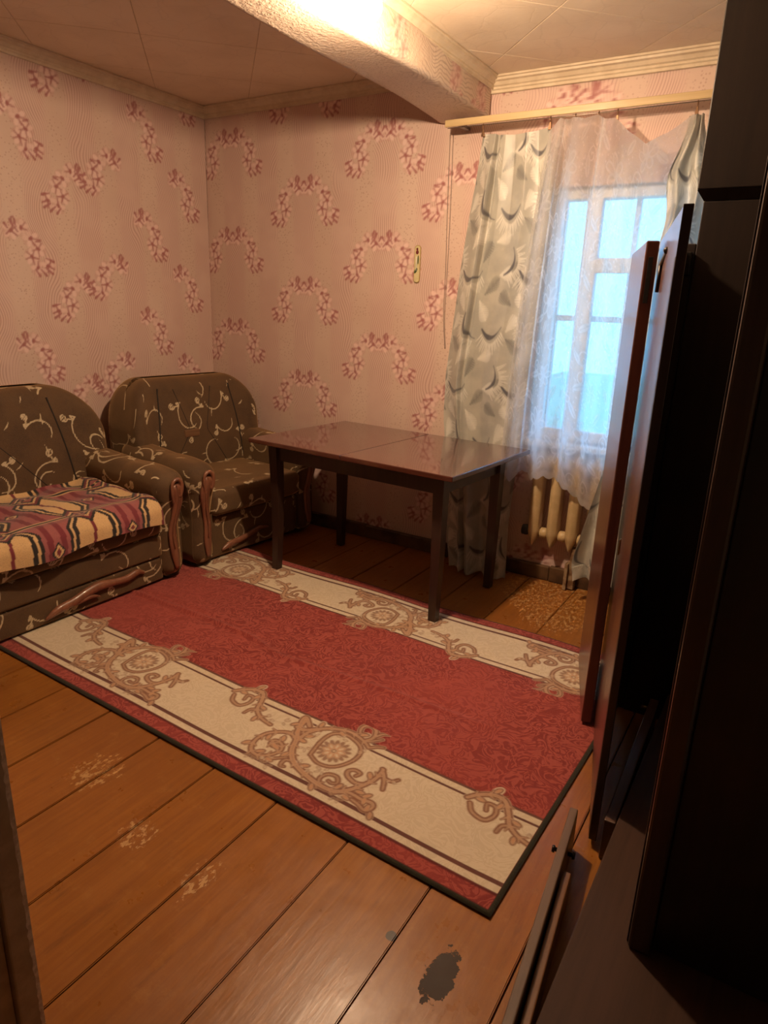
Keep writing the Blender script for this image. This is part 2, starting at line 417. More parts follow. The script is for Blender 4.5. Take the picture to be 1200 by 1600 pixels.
for x0 in xs:
    o = bpy.data.objects.new('floor_board', me_b); COL.objects.link(o); o.parent = fl
    o.location = (x0 + pw / 2 + random.uniform(-.001, .001), .86, -.0105 + random.uniform(-.0015, 0)); o.rotation_euler = (0, random.uniform(-.003, .003), 0)

# ------------------------------------------------------------------ ceiling tiles laid on the diagonal
def clip(poly, x0, x1, y0, y1):
    for ax, c, s in ((0, x0, 1), (0, x1, -1), (1, y0, 1), (1, y1, -1)):
        out = []
        for i in range(len(poly)):
            a, b = poly[i], poly[(i + 1) % len(poly)]; da, db = (a[ax] - c) * s, (b[ax] - c) * s
            if da >= 0: out.append(a)
            if da * db < 0: t = da / (da - db); out.append((a[0] + t * (b[0] - a[0]), a[1] + t * (b[1] - a[1])))
        poly = out
        if not poly: return []
    return poly
m, nt, b = mat('ceiling_tile_foam')
x, y, z = pos(nt); v = vec(nt, x, y, z)
cst = mix(nt, noise(nt, v, 3, 3).step(.35, .7), (.74, .61, .46), (.66, .53, .39))
vein = voro(nt, vec(nt, x + noise(nt, v, 9, 2) * .08, y + noise(nt, v, 7, 2) * .08, z), 7, 'DISTANCE_TO_EDGE').step(.03, .005)
setc(nt, b, mix(nt, vein * .16, cst, (.48, .37, .26))); b.inputs['Roughness'].default_value = .45
bump(nt, b, noise(nt, v, 60, 2) - vein * .5, .12, .003); TILE = m
cl = struct(box('ceiling', (XL - .1, YF - .1, ZL + .0025), (XR + .1, YB + .24, ZL + .10), plain('ceiling_board', (.60, .48, .35), .9), bevel=0))
BX0, BX1, BZ = -1.835, -1.572, 2.354
def tiles(x0, x1, z0):
    q = .75
    for i in range(-12, 12):
        for j in range(-12, 12):
            cs, cd = .32 + q * i, 5.39 + q * j                # X+Y, Y-X at the tile's lower corner
            P = []
            for a, bb in ((0, 0), (1, 0), (1, 1), (0, 1)):
                s_, d_ = cs + a * q + (.0018 if a == 0 else -.0018), cd + bb * q + (.0018 if bb == 0 else -.0018)
                P.append(((s_ - d_) / 2, (s_ + d_) / 2))
            c = clip(P[::-1], x0, x1, YF, YB)
            if len(c) < 3: continue
            ar = sum(c[i2][0] * c[(i2 + 1) % len(c)][1] - c[(i2 + 1) % len(c)][0] * c[i2][1] for i2 in range(len(c)))
            if abs(ar) < .004: continue
            if ar > 0: c = c[::-1]
            prism('ceiling_tile', c, -.008, TILE, cl, .002, to=lambda X_, Y_, Z_: (X_, Y_, z0 + .008 + Z_))
tiles(XL, BX0 + .03, ZL); 
cl2 = box('lowered_board', (BX1 - .05, YF, ZR + .0025), (XR, YB + .005, ZL + .002), plain('ceiling_board2', (.56, .44, .31), .9), cl, 0)
tiles(BX1 - .02, XR, ZR)

# beam covered in wallpaper
def beam_def(p):
    q = p.copy(); q[:, 0] += .010 * np.sin(q[:, 1] * 3.1) * (q[:, 2] < 2.5) - .018 * (q[:, 1] - 2.6) * (q[:, 0] < -1.7)
    q[:, 2] += .008 * np.sin(q[:, 1] * 4.3 + 1) * (q[:, 2] < 2.45) + .02 * (q[:, 0] < -1.7) * (q[:, 2] < 2.42) * 0
    return q
def beam_pat(p, ax):
    hh = p[:, 1]; zz = p[:, 2]
    return (ax != 2)[:, None] * wall_print(hh, zz, [(2.62, 2.46, 1, .3), (3.05, 2.45, -1, .2), (3.44, 2.44, 1, 0), (2.25, 2.45, -1, .2), (1.85, 2.47, 1, 0)])
WP_B, nt, b = mat('wallpaper_beam')
x, y, z = pos(nt); v = vec(nt, x, y, z)
side = (x + .0).step(-1.66, -1.60)
hgt = z + x * .35
wv = ((hgt + (noise(nt, vec(nt, x, y * 1.2, z), 3.6, 2) - .5) * .22 + (y * 9.).sin() * .015) * (2 * PI / .016)).sin() * .5 + .5
c0 = mix(nt, noise(nt, v, 4, 3).step(.3, .7), (.66, .53, .42), (.59, .45, .35))
c0 = mix(nt, wv.step(.5, .95) * noise(nt, v, 5, 2).step(.3, .5) * side * .6, c0, (.38, .27, .21))
sp = voro(nt, v, 85).step(.36, .22); c0 = mix(nt, sp * (side * -1. + 1.) * .5, c0, (.36, .24, .16))
_, pet, dark, wash = attr(nt, 'pat')
c0 = mix(nt, wash * .5, c0, (.58, .30, .26)); c0 = mix(nt, pet * .6, c0, (.74, .52, .46)); c0 = mix(nt, dark * .6, c0, (.36, .10, .09))
setc(nt, b, c0); b.inputs['Roughness'].default_value = .6; bump(nt, b, noise(nt, v, 60, 3) + sp * .4, .35, .006)
bo = softbox('ceiling_beam', (BX0, YF + .01, BZ), (BX1, YB - .002, ZL + .08), .022, .012, WP_B, None, beam_def, beam_pat)
struct(bo)

# cornices
CORN = plain('cornice_foam', (.66, .55, .40), .5, c2=(.58, .47, .33), scale=15)
def cornice(name, A, B, inward, z0, s=1.):
    pr = [(0, 0), (.052, 0), (.052, -.008), (.044, -.010), (.042, -.018), (.030, -.022), (.022, -.034), (.014, -.038), (.014, -.046), (.008, -.050), (.008, -.060), (0, -.062)]
    A, B, n = np.array(A, float), np.array(B, float), np.array(inward, float); v = []
    for Q in (A, B):
        for d, h in pr: v.append((Q[0] + n[0] * d * s, Q[1] + n[1] * d * s, z0 + h * s))
    k = len(pr); f = [(i, (i + 1) % k, k + (i + 1) % k, k + i) for i in range(k)] + [tuple(range(k))[::-1], tuple(range(k, 2 * k))]
    me = bpy.data.meshes.new(name); me.from_pydata(v, [], f); me.update()
    bm = bmesh.new(); bm.from_mesh(me); bmesh.ops.recalc_face_normals(bm, faces=bm.faces[:]); bm.to_mesh(me); bm.free()
    return struct(link(name, me, CORN))
cornice('trim_2', (XL + .004, YF), (XL + .004, YB), (1, 0), ZL - .001)
cornice('trim_3', (XL, YB - .004), (BX0 + .03, YB - .004), (0, -1), ZL - .001)
cornice('trim_4', (BX1 - .02, YB - .004), (XR, YB - .004), (0, -1), ZR - .001, 1.1)
cornice('trim_5', (BX1 - .004, YF), (BX1 - .004, YB), (1, 0), ZR - .001, .85)
# baseboards
BASE = plain('baseboard_paint', (.060, .030, .016), .45, c2=(.14, .075, .035), scale=9)
bb = sroot('baseboard_back')
xs_ = [XL, -2.24, -1.02, XR]
for i in range(3): box('baseboard_length', (xs_[i], YB - .028 - .004 * i, .0), (xs_[i + 1] - .002, YB - .003, .088 - .006 * (i == 1)), BASE, bb, .006)
struct(box('baseboard_left', (XL + .004, YF, 0), (XL + .03, YB - .03, .085), BASE, None, .006))

# ------------------------------------------------------------------ window
PAINT = plain('window_paint', (.86, .87, .88), .4, c2=(.78, .79, .80), scale=12)
gm, nt, b = mat('window_glass')
for n_ in list(nt.nodes):
    if n_.type == 'BSDF_PRINCIPLED': nt.nodes.remove(n_)
g1 = nt.nodes.new('ShaderNodeBsdfTransparent'); g2 = nt.nodes.new('ShaderNodeBsdfGlossy'); g2.inputs['Roughness'].default_value = .02
mx = nt.nodes.new('ShaderNodeMixShader'); mx.inputs[0].default_value = .06
nt.links.new(g1.outputs[0], mx.inputs[1]); nt.links.new(g2.outputs[0], mx.inputs[2])
nt.links.new(mx.outputs[0], [n_ for n_ in nt.nodes if n_.type == 'OUTPUT_MATERIAL'][0].inputs[0]); GLASS = gm
win = sroot('window_1')
def frame_bar(nm, x0, x1, z0, z1, y0, y1): return box(nm, (x0, y0, z0), (x1, y1, z1), PAINT, win, .004)
y0, y1 = YB + .05, YB + .10
frame_bar('window_frame', WX0, WX0 + .055, WZ0, WZ1, y0, y1); frame_bar('window_frame', WX1 - .055, WX1, WZ0, WZ1, y0, y1)
frame_bar('window_frame', WX0 + .055, WX1 - .055, WZ1 - .05, WZ1, y0, y1); frame_bar('window_frame', WX0 + .055, WX1 - .055, WZ0, WZ0 + .06, y0, y1)
frame_bar('mullion', -1.06, -.985, WZ0 + .06, WZ1 - .05, y0, y1)
frame_bar('transom', -.985, WX1 - .055, 1.63, 1.70, y0, y1)
for (a_, b_, c_, d_) in ((WX0 + .055, -1.06, WZ0 + .06, WZ1 - .05), (-.985, WX1 - .055, WZ0 + .06, 1.63), (-.985, WX1 - .055, 1.70, WZ1 - .05)):
    box('pane', (a_, YB + .073, c_), (b_, YB + .077, d_), GLASS, win, 0)
y0, y1 = YB + .17, YB + .205                                 # outer sash
frame_bar('outer_frame', WX0, WX0 + .04, WZ0, WZ1, y0, y1); frame_bar('outer_frame', WX1 - .04, WX1, WZ0, WZ1, y0, y1)
frame_bar('outer_frame', WX0 + .04, WX1 - .04, WZ1 - .04, WZ1, y0, y1); frame_bar('outer_frame', WX0 + .04, WX1 - .04, WZ0, WZ0 + .04, y0, y1)
frame_bar('outer_bar', -.855, -.83, WZ0 + .04, WZ1 - .04, y0, y1)
frame_bar('outer_bar', WX0 + .04, -.855, 1.395, 1.425, y0, y1)
frame_bar('outer_bar', -.83, WX1 - .04, 1.395, 1.425, y0, y1)
box('window_sill', (WX0 - .04, YB - .05, WZ0 - .032), (WX1 + .04, YB + .05, WZ0 - .001), PAINT, win, .006)
# garden outside
GR, nt, b = mat('garden_ground'); x, y, z = pos(nt); setc(nt, b, mix(nt, noise(nt, vec(nt, x, y, z), 2.5, 4).step(.4, .6), (.30, .40, .22), (.40, .42, .28)))
struct(box('ground', (-9, YB + .3, -1.1), (8, 30, -1.0), GR, bevel=0))
LEAF = plain('leaf_green', (.10, .24, .05), .5, c2=(.18, .34, .08), scale=8)
BARK = plain('bark', (.10, .07, .05), .9)
def shrub(label, cx, cy, z0, rx, rz, n, seed):
    g = np.random.default_rng(seed); t = thing('garden_shrub', label, 'shrub', (cx, cy, -.5), 0)
    th = g.random(n) * 2 * PI; ph = np.arccos(g.uniform(-.5, 1, n)); rr = g.uniform(.5, 1, n) ** .5
    c = np.stack([rr * rx * np.sin(ph) * np.cos(th), rr * rx * .8 * np.sin(ph) * np.sin(th), z0 + .5 + rr * rz * np.cos(ph)], -1)
    a = g.normal(size=(n, 3)); a /= np.linalg.norm(a, axis=1)[:, None]; bq = np.cross(a, g.normal(size=(n, 3))); bq /= np.linalg.norm(bq, axis=1)[:, None]
    L, w = .07, .03
    V = np.stack([c - a * L, c + bq * w, c + a * L, c - bq * w], 1).reshape(-1, 3); f = np.arange(4 * n).reshape(n, 4)
    fo = npmesh('foliage', V, f, LEAF, t, False); fo['kind'] = 'stuff'
    tube('stem', spline([(0, 0, 0), (.03, .0, z0 * .4 + .2), (-.02, .02, z0 + .5)]), [.05] * 6 + [.04] * 6 + [.02], BARK, t)
shrub('leafy green shrub in the garden seen through the lace', -.2, 6.6, .75, .75, .55, 1500, 3)

# ------------------------------------------------------------------ curtain slat, clips
SLAT = wood('slat_wood', (.62, .47, .26), (.50, .36, .18), .35, .3, axis=0)
t = thing('curtain_rail', 'flat pale wooden curtain rail on the back wall above the curtains', 'curtain rail', (-1.1, 3.42, 2.31))
def loc(o, root): o.data.transform(Matrix.Translation(-Vector(root.location))); return o
loc(box('slat', (-1.762, 3.372, 2.301), (-.35, 3.384, 2.333), SLAT, t, .003), t)
for xx in (-1.70, -.45): loc(box('bracket', (xx - .012, 3.385, 2.309), (xx + .012, 3.515, 2.325), plain('bracket_steel', (.25, .22, .2), .4, .8), t, .002), t)
loc(tube('rail_wire', [(-1.755, 3.392, 2.300), (-1.1, 3.392, 2.296), (-.36, 3.392, 2.300)], .002, plain('wire_steel', (.35, .3, .25), .35, .9), t, 6), t)
CLIP = plain('clip_metal', (.34, .20, .12), .3, .8)
clips = [(-1.560, 'at the outer left corner of the feather curtain'), (-1.222, 'at the inner corner of the feather curtain'), (-1.105, 'on the first gather of the lace curtain'),
         (-1.000, 'on the second gather of the lace curtain'), (-.917, 'where the lace starts to sag'), (-.590, 'holding the narrow curtain beside the wardrobe')]
for xx, tx in clips:
    c = thing('curtain_clip', 'small brown metal curtain clip ' + tx, 'clip', (xx, 3.392, 2.247), 0, 'clips under the curtain rail')
    a = np.linspace(0, 2 * PI, 13); tube('ring', np.stack([0 * a, .010 * np.cos(a), .043 + .012 * np.sin(a)], -1), .0018, CLIP, c, 6)
    for s_ in (-1, 1): hexa('jaw', [(-.008, s_ * .002, 0), (.008, s_ * .002, 0), (.008, s_ * .006, 0), (-.008, s_ * .006, 0), (-.004, s_ * .001, .034), (.004, s_ * .001, .034), (.004, s_ * .004, .034), (-.004, s_ * .004, .034)], CLIP, c, .001)

# ------------------------------------------------------------------ satin curtains
CT = [Canvas(.30, .38, .003) for _ in range(3)]              # dark crescents, grey barbs, pale barbs
def crescent(cx, cy, w, d, rot=0, th=.016, val=1.):
    P = []; ww = []
    for s_ in np.linspace(-1, 1, 15):
        u, v = s_ * w, -d * (1 - s_ * s_); P.append((cx + u * math.cos(rot) - v * math.sin(rot), cy + u * math.sin(rot) + v * math.cos(rot))); ww.append(.003 + th * max(0, 1 - abs(s_ + .25) * 1.0))
    CT[0].line(P, ww, val)
    for s_ in np.linspace(-.9, .9, 18):
        u, v = s_ * w * 1.1, -d * 1.3 * (1 - s_ * s_) - .012; L = .028 + .014 * random.random(); a = rot - PI / 2 + s_ * .9 + random.uniform(-.2, .2)
        q = np.array((cx + u * math.cos(rot) - v * math.sin(rot), cy + u * math.sin(rot) + v * math.cos(rot)))
        CT[2].line([q, q + L * np.array((math.cos(a), math.sin(a)))], [.006, .002], .9)
def feather(cx, cy, L, rot, ci, n=12):
    d = np.array((math.cos(rot), math.sin(rot))); nn = np.array((-d[1], d[0])); c = np.array((cx, cy))
    for k in range(n):
        q = c + d * L * (k / n - .5)
        for s_ in (-1, 1):
            l = .030 * math.sin(PI * (k + .8) / (n + 1)); CT[ci].line([q, q + l * (s_ * nn * .8 + d * .6)], [.007, .002], .85)
    CT[ci].line([c - d * L / 2, c + d * L / 2], .005, .9)
crescent(.08, .30, .052, .030); crescent(.235, .115, .052, .032, .1); crescent(.265, .33, .045, .03, 1.25, .012); crescent(.125, .12, .05, .03, -1.0, .013)
feather(.20, .25, .08, .7, 1); feather(.05, .06, .08, -.5, 1); feather(.06, .20, .07, 2.2, 2); feather(.22, .02, .07, .3, 2); feather(.145, .36, .07, 1.1, 1); feather(.02, .29, .08, 1.9, 1); feather(.17, .17, .08, -.9, 2); feather(.28, .21, .07, 2.6, 1); feather(.10, .02, .08, .9, 2); feather(.26, .29, .06, .1, 2); feather(.03, .13, .06, .9, 2)
def satin_mat():
    m, nt, b = mat('satin_feather_print'); _, d, g, p_ = attr(nt, 'pat')
    x, y, z = pos(nt); v = vec(nt, x, y, z)
    c = mix(nt, noise(nt, v, 9, 3).step(.3, .7), (.58, .57, .50), (.45, .45, .41))
    c = mix(nt, g * .85, c, (.20, .20, .19)); c = mix(nt, p_ * .9, c, (.88, .87, .80)); c = mix(nt, d * .92, c, (.10, .10, .12))
    setc(nt, b, c); b.inputs['Roughness'].default_value = .38; b.inputs['Sheen Weight'].default_value = .3
    tr = nt.nodes.new('ShaderNodeBsdfTranslucent'); nt.links.new(c, tr.inputs[0])
    mx = nt.nodes.new('ShaderNodeMixShader'); mx.inputs[0].default_value = .30
    out = [n_ for n_ in nt.nodes if n_.type == 'OUTPUT_MATERIAL'][0]
    nt.links.new(b.outputs[0], mx.inputs[1]); nt.links.new(tr.outputs[0], mx.inputs[2]); nt.links.new(mx.outputs[0], out.inputs[0])
    bump(nt, b, noise(nt, v, 160, 2) + p_ * .5, .1, .002)
    return m
SATIN = satin_mat()
def cloth(name, rows, nu, nv, yfn, m, pat, parent=None, widen=1.25):
    """rows: (t, z_left, z_right, x_left, x_right) down the cloth; yfn(s, t, x, z) gives depth"""
    rows = np.array(rows, float); t = np.linspace(0, 1, nv); s = np.linspace(0, 1, nu)
    zl, zr, xl, xr = [np.interp(t, rows[:, 0], rows[:, k]) for k in (1, 2, 3, 4)]
    ker = np.ones(max(3, nv // 25)); ker /= ker.sum(); pad = len(ker) // 2
    sm = lambda a: np.convolve(np.pad(a, (pad, len(ker) - 1 - pad), 'edge'), ker, 'valid')
    xl, xr = sm(xl), sm(xr)
    SS, TT = np.meshgrid(s, t, indexing='ij')
    Xc = xl[None] * (1 - SS) + xr[None] * SS; Zc = zl[None] * (1 - SS) + zr[None] * SS
    Xc, Yc, Zc = yfn(SS, TT, Xc, Zc)
    P = np.stack([Xc, Yc, Zc], -1).reshape(-1, 3)
    return npmesh(name, P, gridfaces(nu, nv), m, parent, True, pat(SS, TT, Xc, Zc).reshape(-1, 3))
def satin_pat(width, length, u0=0.):
    def f(S_, T_, Xc, Zc):
        u, v = (S_ * width + u0) / 1.55, (1 - T_) * length / 1.55
        return np.stack([c.get(u, v) for c in CT], -1)
    return f
def y_left(S_, T_, Xc, Zc):
    prof = np.interp(T_, [0, .66, .72, .85, 1], [3.395, 3.412, 3.41, 3.36, 3.315])
    crease = np.interp(S_, [0, .10, .23, .245, .29, .36, .50, .66, .82, 1], [.040, .010, -.040, .034, .010, -.006, .010, -.006, .010, .004])
    A = np.interp(T_, [0, .1, .55, .66, .75, 1], [.4, 1, .8, .35, .5, 1.2])
    Y = prof + crease * A + .010 * np.sin(S_ * 17 + 1.5 * np.sin(T_ * 5)) * np.interp(T_, [0, .5, 1], [.2, .8, 2.4])
    Z = Zc - .018 * np.sin(PI * np.clip((S_ - .02) / .98, 0, 1)) * np.clip(1 - T_ * 10, 0, 1)
    Z = Z + .012 * np.sin(S_ * 14) * np.clip(T_ * 12 - 11, 0, 1)
    Xo = Xc + .012 * np.sin(T_ * 9) * np.sin(S_ * PI)
    return Xo, np.minimum(Y, 3.50), np.maximum(Z, .004)
rows_l = [(0, 2.262, 2.262, -1.566, -1.215), (.12, 2.0, 2.0, -1.612, -1.19), (.19, 1.84, 1.84, -1.635, -1.18), (.28, 1.637, 1.637, -1.66, -1.19), (.36, 1.457, 1.457, -1.675, -1.20), (.53, 1.07, 1.07, -1.712, -1.215),
          (.63, .86, .86, -1.70, -1.23), (.72, .62, .62, -1.66, -1.235), (.85, .32, .32, -1.625, -1.235), (1, .012, .010, -1.56, -1.21)]
cu = cloth('curtain', rows_l, 170, 560, y_left, SATIN, satin_pat(.70, 2.30)); props(cu, 'long silvery satin curtain with grey feather print falling behind the table', 'curtain')
def y_right(S_, T_, Xc, Zc):
    Y = np.interp(T_, [0, .1], [3.385, 3.318]) + .026 * np.sin(S_ * 15 + 2 * np.sin(T_ * 4)) * np.interp(T_, [0, .2, 1], [.5, 1, 1.2]) + .01 * np.sin(T_ * 30) * np.clip(1 - T_ * 3, 0, 1)
    return Xc + .014 * np.sin(T_ * 40 + S_ * 3) * np.clip(1 - T_ * 2.5, 0, 1), np.minimum(Y, 3.50) - .012 * T_, np.maximum(Zc + .012 * np.sin(S_ * 9) * (T_ > .95), .10)
rows_r = [(0, 2.245, 2.25, -.612, -.565), (.05, 2.12, 2.12, -.645, -.50), (.20, 1.83, 1.83, -.650, -.46), (.35, 1.5, 1.5, -.665, -.45), (.65, .85, .85, -.735, -.47), (.78, .57, .57, -.785, -.50), (.93, .22, .22, -.85, -.56), (1, .12, .12, -.83, -.58)]
cr = cloth('curtain', rows_r, 110, 480, y_right, SATIN, satin_pat(.55, 2.15, .13)); props(cr, 'bunched feather print satin curtain hanging half hidden behind the wardrobe doors', 'curtain')

# ------------------------------------------------------------------ lace curtain
LC = Canvas(.46, .62, .003)
def flower2(cx, cy, r, n=6, rot=0.):
    for k in range(n):
        a = rot + k * 2 * PI / n; q = (cx + .58 * r * math.cos(a), cy + .58 * r * math.sin(a))
        LC.ell(q, .46 * r, .30 * r, a, .8); LC.ell(q, .33 * r, .18 * r, a, -.75)
    LC.ell((cx, cy), .22 * r, .22 * r, 0, .95)
def leaf2(cx, cy, L, rot):
    d = np.array((math.cos(rot), math.sin(rot))); c = np.array((cx, cy)) + d * L / 2
    LC.ell(c, L * .55, L * .2, rot, .75); LC.line([c - d * L * .45, c + d * L * .45], .005, -.8)
for q in ((.10, .14, .075), (.33, .30, .085), (.12, .45, .07), (.36, .55, .06)): flower2(*q, 6, q[0] * 9)
for q in ((.20, .18, .09, .5), (.18, .08, .08, -.7), (.04, .25, .09, 1.7), (.25, .38, .09, 2.4), (.42, .22, .08, -.6), (.21, .52, .09, .4), (.05, .55, .07, 2.0), (.30, .14, .07, 1.2), (.42, .42, .08, 1.0)): leaf2(*q)
for c_, r_ in (((.26, .05), .05), ((.06, .34), .045), ((.40, .08), .04), ((.26, .58), .04)):
    a = np.linspace(0, 9, 40); LC.line(np.stack([c_[0] + r_ * (1 - a / 10) * np.cos(a), c_[1] + r_ * (1 - a / 10) * np.sin(a)], -1), .007, .85)
g_ = random.Random(5)
for _ in range(160): LC.ell((g_.random() * .46, g_.random() * .62), .005, .005, 0, .6)
def lace_mat():
    m, nt, b = mat('white_lace'); _, d, bd, fold = attr(nt, 'pat')
    x, y, z = pos(nt); mesh_ = voro(nt, vec(nt, x, y, z), 240).step(.18, .42)
    setc(nt, b, (.80, .78, .78)); b.inputs['Roughness'].default_value = .8
    tr = nt.nodes.new('ShaderNodeBsdfTranslucent'); tr.inputs[0].default_value = (.90, .90, .92, 1)
    tp = nt.nodes.new('ShaderNodeBsdfTransparent')
    m1 = nt.nodes.new('ShaderNodeMixShader'); m1.inputs[0].default_value = .80
    nt.links.new(b.outputs[0], m1.inputs[1]); nt.links.new(tr.outputs[0], m1.inputs[2])
    al = (d * .30 + bd * .30 + fold * .30 + mesh_ * .10 + .43).min(.95)
    m2 = nt.nodes.new('ShaderNodeMixShader'); nt.links.new(al.o, m2.inputs[0]); nt.links.new(tp.outputs[0], m2.inputs[1]); nt.links.new(m1.outputs[0], m2.inputs[2])
    nt.links.new(m2.outputs[0], [n_ for n_ in nt.nodes if n_.type == 'OUTPUT_MATERIAL'][0].inputs[0])
    return m
LACE = lace_mat()
nu, nv = 330, 470
s = np.linspace(0, 1, nu); t_ = np.linspace(0, 1, nv)
topx = np.interp(s, [0, .10, .24, .40, .56, .78, 1], [-1.212, -1.165, -1.105, -1.000, -.917, -.775, -.590]); topz = np.interp(s, [0, .05, .10, .17, .24, .32, .40, .48, .56, .66, .78, .88, 1], [2.245, 2.262, 2.285, 2.278, 2.285, 2.272, 2.285, 2.262, 2.262, 2.205, 2.150, 2.185, 2.250])
botx = np.interp(s, [0, .25, .45, .7, 1], [-1.335, -1.13, -1.0, -.83, -.62]); botz = np.interp(s, [0, .10, .16, .25, .33, .45, .55, .68, .8, 1], [.60, .57, .64, .595, .625, .615, .57, .50, .49, .52])
SS, TT = np.meshgrid(s, t_, indexing='ij')
ez = TT; cx_ = np.clip(TT * 1.0, 0, 1) ** .8
midx = topx[:, None] * (1 - cx_) + botx[:, None] * cx_
Xc = midx - .02 * np.sin(PI * TT) * (1 - SS)
Zc = topz[:, None] * (1 - ez) + botz[:, None] * ez
scal = .014 * np.abs(np.sin(SS * 46)) * np.clip((TT - .93) / .07, 0, 1); Zc = Zc - scal
foldph = SS * 34 + 1.2 * np.sin(SS * 9) + .5 * np.sin(TT * 3)
amp = np.interp(TT, [0, .15, 1], [.010, .020, .024]) * np.interp(SS, [0, .5, .62, 1], [1, 1, .45, .5])
Yc = 3.368 + .030 * np.clip(1 - SS * 3, 0, 1) * np.clip(TT * 1.6, 0, 1) + amp * np.clip(.25 + SS * 4, 0, 1) * np.sin(foldph) + .018 * np.exp(-((SS - .13) / .012) ** 2) - .02 * np.exp(-((SS - .47) / .02) ** 2)
Xc = Xc + .35 * amp * np.cos(foldph) * .8
u, v = SS * 1.30, (1 - TT) * 1.75
d_ = LC.get(u, v); bd = np.clip((TT - .80) / .06, 0, 1) * (.45 + .15 * np.sin(TT * 190) + .4 * np.sin(SS * 92) * np.sin(TT * 60)) + np.clip((TT - .975) / .01, 0, 1) + np.exp(-(SS / .02) ** 2)
fo = np.exp(-((SS - .10) / .03) ** 2) + np.exp(-((SS - .27) / .025) ** 2) + .9 * np.exp(-((SS - .47) / .022) ** 2) + np.clip(.10 - TT, 0, 1) * 6
lo = npmesh('lace_curtain', np.stack([Xc, Yc, Zc], -1).reshape(-1, 3), gridfaces(nu, nv), LACE, None, True, np.stack([d_, bd, np.clip(fo, 0, 1)], -1).reshape(-1, 3))
props(lo, 'sheer white lace curtain sagging between clips in front of the window', 'curtain')

# ------------------------------------------------------------------ radiator
CREAM = plain('radiator_enamel', (.62, .46, .25), .3, c2=(.54, .39, .20), scale=14, coat=.4)
IRON = plain('dark_iron', (.05, .045, .04), .5, .3); RUSTY = plain('worn_brown_paint', (.17, .085, .04), .5, c2=(.36, .26, .16), scale=30)
t = thing('radiator', 'cream cast iron column radiator under the window behind the lace hem', 'radiator', (-.75, 3.446, 0))
def sec_def(p):
    q = p.copy(); k = np.clip((.30 - q[:, 2]) / .085, 0, 1); q[:, 0] *= 1 - .85 * k ** 1.5; q[:, 1] *= 1 - .35 * k
    k2 = np.clip((q[:, 2] - .68) / .07, 0, 1); q[:, 0] *= 1 - .6 * k2 ** 2
    q[:, 1] -= .006 * (np.abs(q[:, 0]) < .006) * (q[:, 1] < 0); return q
r0 = softbox('radiator_section', (-.030, -.045, .215), (.030, .045, .74), .022, .012, CREAM, t, sec_def)
for i in range(8):
    xx = -.362 + .102 * i
    if i == 0: o = r0
    else: o = r0.copy(); COL.objects.link(o); o.parent = t
    o.location = (xx, 0, 0)
    if i < 7:
        for z_ in (.285, .68): lathe('nipple', [(.022, .028), (.030, .035), (.030, .067), (.022, .074)], CREAM, t, 16, (xx, .008, z_), 'x')
lathe('end_plug', [(.012, -.075), (.028, -.070), (.030, -.045), (.022, -.028)], IRON, t, 12, (-.362, .008, .285), 'x')
box('foot', (-.150, -.012, .004), (-.115, .030, .235), RUSTY, t, .004); box('foot', (.32, -.012, .004), (.355, .03, .235), RUSTY, t, .004)
box('foot_flange', (-.168, -.03, .0), (-.150, .02, .15), RUSTY, t, .003)
tube('supply_pipe', [(.40, .02, .285), (.50, .03, .285), (.52, .04, .285), (.53, .045, .2), (.53, .05, .0)], .013, RUSTY, t, 10)

# ------------------------------------------------------------------ dining table
MAH = wood('mahogany_polish', (.105, .030, .018), (.062, .016, .011), .22, .9, axis=0, coat_rough=.04)
LEG = wood('dark_leg_wood', (.040, .018, .012), (.024, .011, .008), .38, .2, axis=2)
tyaw = -.0674; Lx, Wy = 1.234, .809
t = thing('dining_table', 'dark polished wooden dining table with a seam across its top', 'table', (-2.433, 2.627, 0), tyaw)
for a_, b_ in ((0, Lx / 2 - .001), (Lx / 2 + .001, Lx)): box('table_leaf', (a_, 0, .726), (b_, Wy, .75), MAH, t, .004)
ix, iy0, iy1 = .085, .075, Wy - .13
for lo, hi in (((ix, iy0 + .01, .635), (Lx - ix, iy0 + .03, .725)), ((ix, iy1 - .03, .635), (Lx - ix, iy1 - .01, .725)), ((ix + .01, iy0 + .031, .635), (ix + .03, iy1 - .031, .725)), ((Lx - ix - .03, iy0 + .031, .635), (Lx - ix - .01, iy1 - .031, .725))):
    box('apron', lo, hi, LEG, t, .002)
def leg(cx, cy, bow):
    zs = np.linspace(.0145 if cy < .3 else .003, .725, 12); P = []
    v = []; f = []
    for i, z_ in enumerate(zs):
        w_ = .019 + .009 * (z_ / .725); dx = bow * .012 * math.sin(PI * z_ / .725)
        for sx, sy in ((-1, -1), (1, -1), (1, 1), (-1, 1)): v.append((cx + sx * w_ + dx, cy + sy * w_, z_))
    for i in range(11):
        for j in range(4): f.append((i * 4 + j, i * 4 + (j + 1) % 4, (i + 1) * 4 + (j + 1) % 4, (i + 1) * 4 + j))
    f += [(3, 2, 1, 0), (44, 45, 46, 47)]
    me = bpy.data.meshes.new('leg'); me.from_pydata(v, [], f); me.update(); o = link('leg', me, LEG, t)
for cx, cy, bw in ((ix + .02, iy0 + .02, 1), (Lx - ix - .02, iy0 + .02, .2), (Lx - ix - .02, iy1 - .02, .2), (ix + .02, iy1 - .02, .2)): leg(cx, cy, bw)

